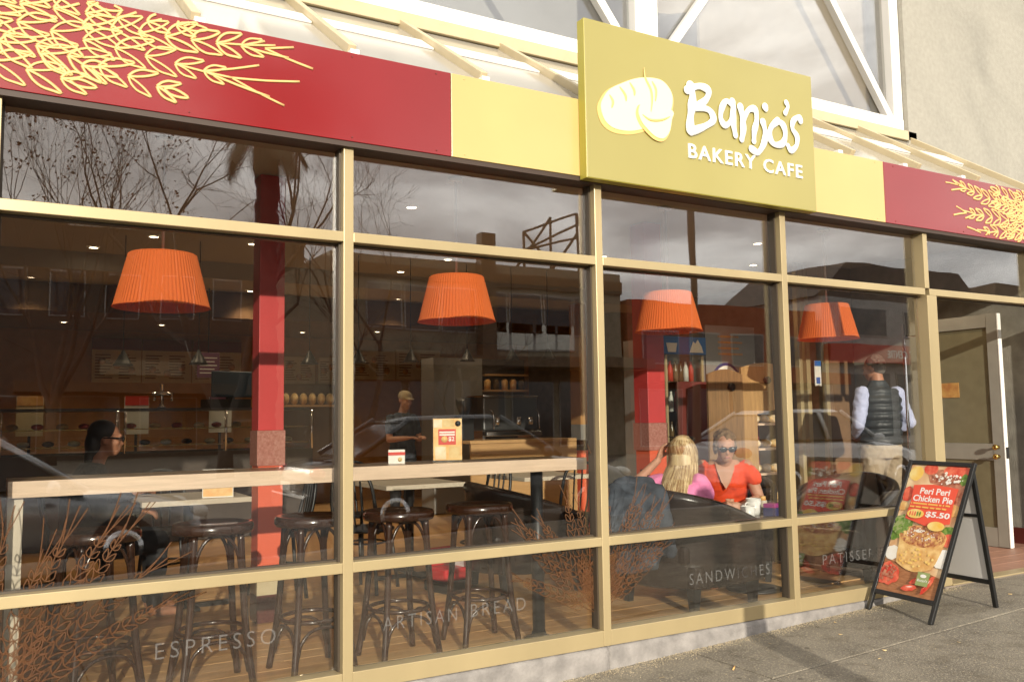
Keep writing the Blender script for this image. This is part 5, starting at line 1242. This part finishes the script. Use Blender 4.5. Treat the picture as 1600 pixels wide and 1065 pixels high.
D = storefront('dark_building', 'dark two-storey building with brown awning reflected at the far left', -2.6, 12.5, -41.0, 11.6, 'bld_grey', [(-2 + 3.4 * k, .4 + 3.4 * k, .4, 2.8, 'bld_glass') for k in range(3)] + [(-1.6 + 2.4 * k, -.2 + 2.4 * k, 6.6, 8.6, 'bld_glass') for k in range(6)])
bx('awning', 'bld_brown', D, -5.5, 5.5, .001, 2.0, 3.0, 3.5); bx('roof_strip', 'bld_panel', D, -3.5, -.6, .001, .1, 10.7, 11.1); bx('roof_strip', 'bld_panel', D, 1.2, 2.4, .001, .1, 10.9, 11.2); bx('sign_panel', 'bld_cream', D, -2, 1.6, .001, .1, 3.9, 4.6)
D2 = storefront('far_block', 'distant brown block reflected at the far right', 49, 64, Yb, 9, 'bld_brown', [(50 + 2.6 * k, 51.8 + 2.6 * k, 5, 6.6, 'bld_glass') for k in range(5)])

# ---- parked cars
mat('car_silver', (0.42, 0.43, 0.44), .25, .6, coat=.8); mat('car_black', (0.012, 0.012, 0.014), .2, .2, coat=.9); mat('car_white', (0.66, 0.66, 0.65), .25, .1, coat=.8); mat('tyre', (0.02, 0.02, 0.02), .9); mat('tail_red', (0.45, 0.01, 0.01), .2, coat=.5); mat('lens', (0.7, 0.7, 0.68), .1)
def car(label, m, loc, rz, cat='car'):
    t = thing('parked_car', label, cat, loc, rz, 'cars parked along the kerb')
    def loft(secs, name, mm, par=t, sm=True):
        n = len(secs[0]); vs = [p for s in secs for p in s]; fs = []
        for i in range(len(secs) - 1):
            for k in range(n): fs.append((i * n + k, i * n + (k + 1) % n, (i + 1) * n + (k + 1) % n, (i + 1) * n + k))
        fs += [tuple(range(n)), tuple((len(secs) - 1) * n + k for k in range(n))]; o = MB().add(vs, fs, sm).build(name, mm, par); bv = o.modifiers.new('sub', 'SUBSURF'); bv.levels = 1; bv.render_levels = 1; return o
    def ring(x, hw, z0, z1, tuck=.06): return [(x, -hw + .10, z0), (x, -hw, z0 + .12), (x, -hw - .0, z0 + (z1 - z0) * .6), (x, -hw + tuck, z1 - .03), (x, -hw * .55, z1), (x, hw * .55, z1), (x, hw - tuck, z1 - .03), (x, hw, z0 + (z1 - z0) * .6), (x, hw, z0 + .12), (x, hw - .10, z0)]
    loft([ring(-2.25, .70, .36, .78), ring(-2.2, .82, .26, .94), ring(-1.75, .87, .22, 1.00), ring(-.9, .89, .2, .98), ring(.4, .89, .2, .96), ring(1.1, .88, .2, .93), ring(1.8, .85, .22, .84), ring(2.18, .78, .26, .70), ring(2.26, .66, .36, .60)], 'body', m)
    def gr(x, hb, ht, zb, zt): return [(x[0], -hb, zb), (x[1], -ht, zt), (x[1], ht, zt), (x[0], hb, zb)]
    vs = [(-1.72, -.74, .99), (1.02, -.78, .93), (1.02, .78, .93), (-1.72, .74, .99), (-1.02, -.58, 1.40), (.22, -.60, 1.42), (.22, .60, 1.42), (-1.02, .58, 1.40)]
    gh = MB().add(vs, [(0, 1, 5, 4), (1, 2, 6, 5), (2, 3, 7, 6), (3, 0, 4, 7), (4, 5, 6, 7), (0, 3, 2, 1)]).build('cabin_glass', 'bld_glass', t)
    rf = MB().add([(-1.10, -.60, 1.375), (.28, -.62, 1.39), (.28, .62, 1.39), (-1.10, .60, 1.375), (-.95, -.5, 1.45), (.15, -.52, 1.465), (.15, .52, 1.465), (-.95, .5, 1.45)], [(0, 1, 5, 4), (1, 2, 6, 5), (2, 3, 7, 6), (3, 0, 4, 7), (4, 5, 6, 7), (0, 3, 2, 1)], True).build('roof', m, t, bevel=.03)
    for s_ in (-1, 1):
        for a, b in (((1.04, s_ * .79, .93), (.23, s_ * .61, 1.43)), ((-.35, s_ * .79, .97), (-.35, s_ * .61, 1.42)), ((-1.72, s_ * .75, .99), (-1.02, s_ * .59, 1.41))): MB().tube([a, b], .035, 8).build('pillar', m, t)
        mr = MB().ell((.72, s_ * .98, .98), (.07, .10, .075), 12, 8).build('door_mirror', m, t)
        hl = MB().ell((2.12, s_ * .60, .64), (.14, .16, .085), 12, 8).build('headlight', 'lens', t); tl_ = MB().ell((-2.17, s_ * .66, .80), (.08, .17, .085), 12, 8).build('tail_light', 'tail_red', t)
        for x in (-1.32, 1.38):
            wo = MB().lathe([(.20, -.10), (.31, -.10), (.33, -.06), (.33, .06), (.31, .10), (.20, .10)], 28, M=T3((x, s_ * .80, .33)) @ Matrix.Rotation(R(90), 4, 'X')).build('wheel', 'tyre', t); MB().lathe([(.02, -.02), (.2, .0), (.2, .06), (.19, .105 * 1.0), (.05, .09)], 20, M=T3((x, s_ * .80, .33)) @ Matrix.Rotation(R(90) * (-s_), 4, 'X')).build('rim', 'chrome', wo)
    bx('bumper', m, t, -2.33, -2.20, -.72, .72, .34, .56, bevel=.03); bx('number_plate', 'card_white', t, -2.345, -2.332, -.2, .2, .60, .70); bx('front_bumper', m, t, 2.18, 2.31, -.70, .70, .30, .50, bevel=.03); bx('grille', 'black_metal', t, 2.20, 2.285, -.38, .38, .52, .62)
    return t
car('silver sedan whose bonnet and windscreen are reflected at the lower left', 'car_silver', (-1.6, -6.55, rz_(-1.6)), 0)
car('black hatchback reflected in the second window bay', 'car_black', (4.0, -6.4, rz_(4.0)), R(1))
car('pale sedan with red tail lights reflected beside the woman in orange', 'car_white', (10.6, -6.5, rz_(10.6)), R(-2))
# ------------------------------------------------------------------ wheat and words on the glass
gd = sf
rw = random.Random(21)
def fan(cx, cz, specs):
    P = []
    for ang, l, n, awn, off in specs: P += ear((cx + off * .02, cz), R(ang), l, n, .034, .056, R(rw.uniform(-14, 14)), awn, 4, rw)
    return P
def stalk_fan(cx, cz, specs):
    """stalks spring from a clump, ears start part of the way up"""
    P = []
    for ang, s0, l, n, awn in specs:
        a = R(ang); x = cx + math.cos(a) * s0; z = cz + math.sin(a) * s0
        P.append([(cx + rw.uniform(-.02, .02), cz), (cx + math.cos(a) * s0 * .5, cz + math.sin(a) * s0 * .52), (x, z)])
        P += ear((x, z), a, l, n, .040, .062, R(rw.uniform(-12, 12)), awn, 4, rw)
    return P
sp_ = [(a + rw.uniform(-4, 4), s, l, n, aw) for a, s, l, n, aw in ((90, .10, .72, 13, .16), (80, .2, .40, 8, .1), (101, .18, .42, 8, .1), (112, .15, .50, 10, .14), (124, .12, .50, 10, .12), (137, .14, .52, 10, .12), (150, .12, .42, 9, .1), (131, .30, .38, 8, .14),
        (69, .15, .50, 10, .14), (58, .12, .54, 10, .12), (46, .15, .45, 9, .12), (35, .14, .42, 8, .1), (64, .28, .38, 8, .12), (50, .34, .36, 8, .14), (95, .05, .25, 5, 0), (76, .05, .28, 6, 0), (118, .05, .28, 6, 0), (60, .05, .28, 6, 0), (107, .05, .28, 6, 0))]
draw(stalk_fan(1.505, .24, sp_), GY - .0050, .0026, 'wheat_decal', 'brown_vinyl', sf)
sp_ = [(a + rw.uniform(-4, 4), s, l, n, aw) for a, s, l, n, aw in ((88, .15, .55, 10, .2), (78, .12, .48, 10, .2), (70, .16, .55, 11, .2), (61, .2, .60, 12, .22), (52, .2, .62, 12, .22), (44, .2, .58, 11, .2), (36, .18, .55, 11, .2), (57, .05, .36, 7, 0))]
draw(clip_polys(stalk_fan(-1.42, .18, sp_), -1.43, 0, .176, 1.6), GY - .0050, .0026, 'wheat_decal', 'brown_vinyl', sf)
for wd, x0, x1, z0, z1 in (('ESPRESSO', -.800, -.290, .334, .402), ('ARTISAN', .228, .625, .320, .384), ('BREAD', .705, 1.030, .326, .390), ('SANDWICHES', 2.165, 2.825, .330, .396), ('PATISSERIE', 3.314, 3.93, .338, .404)):
    moved(text_mesh(wd, x1 - x0, z1 - z0, .0006, 1.35, -.008), T3((x0, GY - .0045, z0))).build('glass_lettering', 'frost_vinyl', sf)

# ------------------------------------------------------------------ sandwich board
ab = thing('sandwich_board', 'black framed sandwich board with chicken pie poster on the pavement', 'sandwich board', (3.545, -.29, zp(3.54)))
FR = Vector((3.53, -.545, zp(3.53))); FLf = Vector((3.585, -.035, zp(3.58))); TR = Vector((4.018, -.545, .962)); TL = Vector((4.048, -.035, .998))
BR = Vector((4.205, -.548, zp(4.2))); BL = Vector((4.235, -.038, zp(4.23)))
O_ = Vector(ab.location)
ex = (FR - FLf).normalized(); ez = (TL - FLf).normalized(); ny = ex.cross(ez).normalized() * -1     # ex: across (viewer's left to right), ez: up the board
if ny.x > 0: ny = -ny
BW = (FR - FLf).length; BH = (TL - FLf).length
ez = (ez - ex * ez.dot(ex)).normalized()
MBd = Matrix(((ex.x, -ny.x, ez.x, FLf.x - O_.x), (ex.y, -ny.y, ez.y, FLf.y - O_.y), (ex.z, -ny.z, ez.z, FLf.z - O_.z), (0, 0, 0, 1)))
def onb(mb): return moved(mb, MBd)
z0_, z1_ = .145, BH
onb(MB().box(.0, .028, -.012, .012, 0, z1_)).build('frame_post', 'black_metal', ab, bevel=.003)
onb(MB().box(BW - .028, BW, -.012, .012, 0, z1_)).build('frame_post', 'black_metal', ab, bevel=.003)
onb(MB().box(.0282, BW - .0282, -.011, .011, z1_ - .03, z1_ - .001)).build('frame_bar', 'black_metal', ab, bevel=.003)
onb(MB().box(.0282, BW - .0282, -.011, .011, z0_ - .03, z0_)).build('frame_bar', 'black_metal', ab, bevel=.003)
# back leg frame
ex2 = (BR - BL).normalized(); ez2 = (TL + Vector((.012, 0, -.01)) - BL); BH2 = ez2.length; ez2 = ez2.normalized(); ny2 = ex2.cross(ez2).normalized()
MB2 = Matrix(((ex2.x, ny2.x, ez2.x, BL.x - O_.x), (ex2.y, ny2.y, ez2.y, BL.y - O_.y), (ex2.z, ny2.z, ez2.z, BL.z - O_.z), (0, 0, 0, 1)))
def on2(mb): return moved(mb, MB2)
for a in (0, BW - .028): on2(MB().box(a, a + .028, -.012, .012, 0, BH2 - .03)).build('rear_post', 'black_metal', ab, bevel=.003)
on2(MB().box(.0282, BW - .0282, -.011, .011, .15, .18)).build('rear_bar', 'black_metal', ab, bevel=.003); on2(MB().box(.0282, BW - .0282, -.011, .011, .59, .61)).build('rear_bar', 'black_metal', ab, bevel=.003)
mat('board_grey', (0.72, 0.70, 0.67), .6); on2(MB().box(.0282, BW - .0282, -.004, .004, .181, .589)).build('rear_panel', 'board_grey', ab); on2(MB().box(.0282, BW - .0282, -.004, .004, .611, BH2 - .035)).build('rear_panel', 'board_grey', ab)
mat('hardboard', (0.42, 0.41, 0.39), .6); onb(MB().box(.0282, BW - .0282, .000, .008, z0_, z1_ - .03)).build('backing', 'hardboard', ab)
# poster print: shapes a fraction of a millimetre proud of each other, like a printed sheet with cut-outs
mat('print_blur', (0.62, 0.30, 0.12), .35, rgb2=(0.86, 0.66, 0.40), vscale=9, detail=1); mat('print_wood', (0.30, 0.12, 0.05), .35, rgb2=(0.45, 0.20, 0.09), vscale=20, stretch=(1, 1, 6))
mat('print_red', (0.62, 0.03, 0.02), .35, rgb2=(0.85, 0.22, 0.12), vscale=24); mat('print_panel', (0.80, 0.10, 0.055), .35); mat('print_crust', (0.62, 0.30, 0.08), .35, rgb2=(0.90, 0.64, 0.28), vscale=18, detail=6)
mat('print_top', (0.28, 0.055, 0.018), .35, rgb2=(0.82, 0.44, 0.17), vscale=42, detail=6, bump=.2, bscale=60); mat('print_green', (0.06, 0.16, 0.02), .35, rgb2=(0.30, 0.42, 0.10), vscale=40)
mat('print_white', (0.84, 0.78, 0.66), .35, rgb2=(0.9, 0.88, 0.82), vscale=12); mat('print_yellow', (0.86, 0.52, 0.08), .35, rgb2=(0.9, 0.72, 0.3), vscale=14); mat('print_meat', (0.32, 0.06, 0.03), .35, rgb2=(0.62, 0.30, 0.18), vscale=34)
mat('print_olive', (0.30, 0.36, 0.14), .4); mat('print_text', (0.88, 0.85, 0.80), .4); mat('print_small', (0.88, 0.50, 0.12), .4)
LAY = [0]
PW = BW - .0564; PH = z1_ - .03 - z0_
def pp(poly, m, name='print', parent=None, k=None):
    LAY[0] += 1; y = -.0006 - .00035 * LAY[0]
    q = [(.0282 + min(max(a, .0), 1) * PW, z0_ + min(max(b, 0), 1) * PH) for a, b in poly]
    mb = MB(); n = len(q); c = (sum(a for a, b in q) / n, sum(b for a, b in q) / n)
    mb.add([(a, y, b) for a, b in q] + [(a, y + .0003, b) for a, b in q], [tuple(range(n)), tuple(range(2 * n - 1, n - 1, -1))] + [(i, (i + 1) % n, n + (i + 1) % n, n + i) for i in range(n)])
    return onb(mb).build(name, m, parent or poster, fix=True)
def oval(cx, cy, rx_, ry_, n=28, wob=0, seed=1, a0=0, a1=2 * math.pi):
    q = random.Random(seed); return [(cx + rx_ * math.cos(a0 + (a1 - a0) * k / n) * (1 + q.uniform(-wob, wob)), cy + ry_ * math.sin(a0 + (a1 - a0) * k / n) * (1 + q.uniform(-wob, wob))) for k in range(n)]
poster = onb(MB().box(.0282, BW - .0282, -.0006, -.0001, z0_, z1_ - .03)).build('poster', 'print_blur', ab)
pp([(0, 0), (1, 0), (1, .16), (.6, .20), (0, .24)], 'print_wood', 'plate_board')
pp([(.28, .97), (1, .97), (1, .80), (.75, .83), (.4, .86)], 'print_meat', 'blurred_pie'); pp(oval(.80, .965, .22, .05, 20, .05, 3), 'print_red', 'blurred_tomato'); pp(oval(.36, .97, .12, .045, 18, .05, 4), 'print_red', 'blurred_tomato')
pp(oval(.12, .93, .12, .06, 20, .06, 5), 'print_yellow', 'blurred_lemon'); pp(oval(.95, .90, .06, .045, 16, .1, 6), 'print_green', 'blurred_leaf'); pp(oval(.88, .75, .15, .07, 18, .05, 7), 'print_meat', 'blurred_pie'); pp(oval(.85, .66, .2, .05, 18, .05, 8), 'print_crust', 'blurred_crust')
pp(oval(.08, .76, .10, .06, 16, .08, 9), 'print_red', 'blurred_tomato'); pp(oval(.06, .66, .10, .035, 16, .05, 9), 'print_crust', 'blurred_crust')
pp(oval(.14, .52, .17, .075, 26, .18, 10), 'print_green', 'parsley'); pp(oval(.05, .45, .10, .06, 20, .2, 11), 'print_green', 'parsley'); pp(oval(.93, .50, .12, .04, 20, .15, 12), 'print_green', 'parsley'); pp(oval(.97, .44, .11, .05, 18, .1, 13), 'print_red', 'tomato')
pp(oval(.10, .29, .13, .055, 20, .1, 14), 'print_white', 'cloth'); pp(oval(.94, .30, .16, .07, 20, .05, 15), 'print_white', 'cloth'); pp(oval(.14, .13, .19, .085, 26, .14, 16), 'print_red', 'spice_heap')
crust = [(.17, .445)] + [(.17 + .01 * k + .0, .445 - .02 * k) for k in range(1, 4)] + [(.21, .30), (.24, .235)] + [(.24 + .56 * k / 10, .235 - .045 * math.sin(math.pi * k / 10) - .012 * k / 10) for k in range(1, 11)] + [(.84, .27), (.87, .34), (.90, .44)]
crust = [(.5 + (a - .5) * 1.08, b - .01) for a, b in crust]
pp(crust, 'print_crust', 'pie_side')
pp(oval(.535, .437, .40, .088, 36, .02, 17), 'print_crust', 'pie_rim'); pp(oval(.535, .443, .385, .082, 40, .03, 18), 'print_top', 'pie_top'); pp(oval(.47, .482, .09, .012, 22, .25, 19), 'print_white', 'pie_glaze'); pp(oval(.66, .43, .09, .02, 22, .25, 20), 'print_crust', 'pie_glaze')
def flakes(n, cx, cy, rx_, ry_, m, name, s0, s1, seed, par=None):
    q = random.Random(seed); LAY[0] += 1; mb = MB()
    for k in range(n):
        r_ = math.sqrt(q.random()); a = q.uniform(0, 6.283); x = cx + rx_ * r_ * math.cos(a); y = cy + ry_ * r_ * math.sin(a); s_ = q.uniform(s0, s1); yy = -.0006 - .00035 * LAY[0] - q.uniform(0, .0003)
        pts = [(.0282 + PW * min(max(x + s_ * q.uniform(.5, 1.2) * math.cos(t), 0), 1), yy, z0_ + PH * min(max(y + s_ * .45 * q.uniform(.5, 1.2) * math.sin(t), 0), 1)) for t in (0, 1.05, 2.1, 3.14, 4.2, 5.25)]
        mb.add(pts, [tuple(range(6))])
    o = onb(mb).build(name, m, poster, fix=False); o['kind'] = 'stuff'
flakes(60, .535, .443, .34, .066, 'print_crust', 'crust_flakes', .012, .035, 1); flakes(50, .535, .443, .34, .066, 'print_meat', 'dark_flakes', .012, .03, 2); flakes(26, .50, .455, .25, .05, 'print_white', 'light_flakes', .008, .02, 3)
flakes(45, .12, .52, .13, .06, 'print_olive', 'parsley_leaves', .02, .05, 4); flakes(30, .12, .50, .13, .07, 'print_green', 'parsley_leaves', .02, .045, 5); flakes(60, .14, .13, .15, .065, 'print_meat', 'spice_grains', .008, .03, 6); flakes(40, .70, .90, .26, .05, 'print_white', 'blurred_glints', .008, .03, 7); flakes(40, .52, .28, .30, .07, 'print_yellow', 'crust_marks', .008, .03, 8)
for k, (x, y, l, a) in enumerate(((.68, .12, .32, 22), (.84, .09, .30, 60), (.55, .05, .25, 10))):
    ca, sa = math.cos(R(a)), math.sin(R(a)); pp([(x + (u * ca * l - v * sa * .05), y + (u * sa * l + v * ca * .05) * .55) for u, v in ((-.5, 0), (-.3, .7), (.1, 1), (.4, .8), (.55, 0), (.3, -.7), (-.1, -.8), (-.35, -.5))], 'print_red', 'chilli')
    pp([(x + (u * ca * l - v * sa * .05), y + (u * sa * l + v * ca * .05) * .55) for u, v in ((-.2, .35), (.1, .5), (.3, .35), (.1, .2))], 'print_white', 'shine')
pp([(.16, .83), (.50, .845), (.92, .825), (.905, .70), (.93, .555), (.55, .52), (.17, .565), (.185, .70)], 'print_panel', 'red_panel')
def ptext(t, x0, x1, y0, y1, m, bold=.02):
    LAY[0] += 1; tm = text_mesh(t, (x1 - x0) * PW, (y1 - y0) * PH, .0004, 1.0, bold)
    onb(moved(tm, T3((.0282 + x0 * PW, -.0004 - .00035 * LAY[0], z0_ + y0 * PH)))).build('poster_text', m, poster)
ptext('Peri Peri', .30, .80, .765, .815, 'print_text'); ptext('Chicken Pie', .21, .88, .705, .755, 'print_text'); ptext('$5.50', .50, .90, .585, .635, 'print_text', .03)
for y, words_ in ((.682, (.02, .30, .20, .05, .03, .09)), (.654, (.10, .11, .14, .10, .10, .09))):
    x = .20
    for w_ in words_: pp([(x, y), (x + w_ * .8, y - .001), (x + w_ * .8, y + .011), (x, y + .012)], 'print_small', 'small_print'); x += w_ * .8 + .022
pp(oval(.335, .605, .145, .036, 26), 'print_yellow', 'chilli_badge')
for k in range(5): pp(oval(.245 + .043 * k, .605, .013, .020, 10), 'print_red' if k < 3 else 'print_green', 'chilli_mark')
pp(oval(.735, .525, .14, .036, 26), 'print_yellow', 'price_badge'); pp([(.66, .18), (.86, .18), (.86, .08), (.66, .08)], 'print_olive', 'logo_square'); ptext("Banjo's", .68, .84, .105, .13, 'print_text', .0); pp(oval(.76, .152, .05, .013, 18), 'print_text', 'logo_loaf')

# ------------------------------------------------------------------ scraps on the pavement
q = random.Random(9)
scr = [(2.02, -.42, .07), (2.95, -.34, .03), (2.72, -.78, .03), (2.87, -.70, .03), (3.3, -.86, .025), (1.62, -.30, .04), (2.5, -.22, .02), (3.15, -.14, .025), (4.6, -.4, .03)]
for i, (x, y, s_) in enumerate(scr):
    if i == 0:
        o = MB().tube([(-.03, 0, .004), (.03, .004, .004)], .004, 8).build('cigarette_end', 'card_orange'); o.location = (x, y, zp(x) + .0005); o.rotation_euler = (0, 0, .6)
        tag(o, 'orange cigarette end on the pavement before the SANDWICHES pane', 'litter')
    else:
        o = MB().add([(q.uniform(-1, 1) * s_ * .5, q.uniform(-1, 1) * s_ * .5, q.uniform(0.002, .008)) for _ in range(7)], [(0, 1, 2, 3), (0, 3, 4), (2, 5, 6)]).build('leaf_scrap', 'bread'); o.location = (x, y, zp(x) + .001)
        tag(o, 'tiny pale scrap lying on the pavement', 'litter', 'tiny scraps on the pavement')
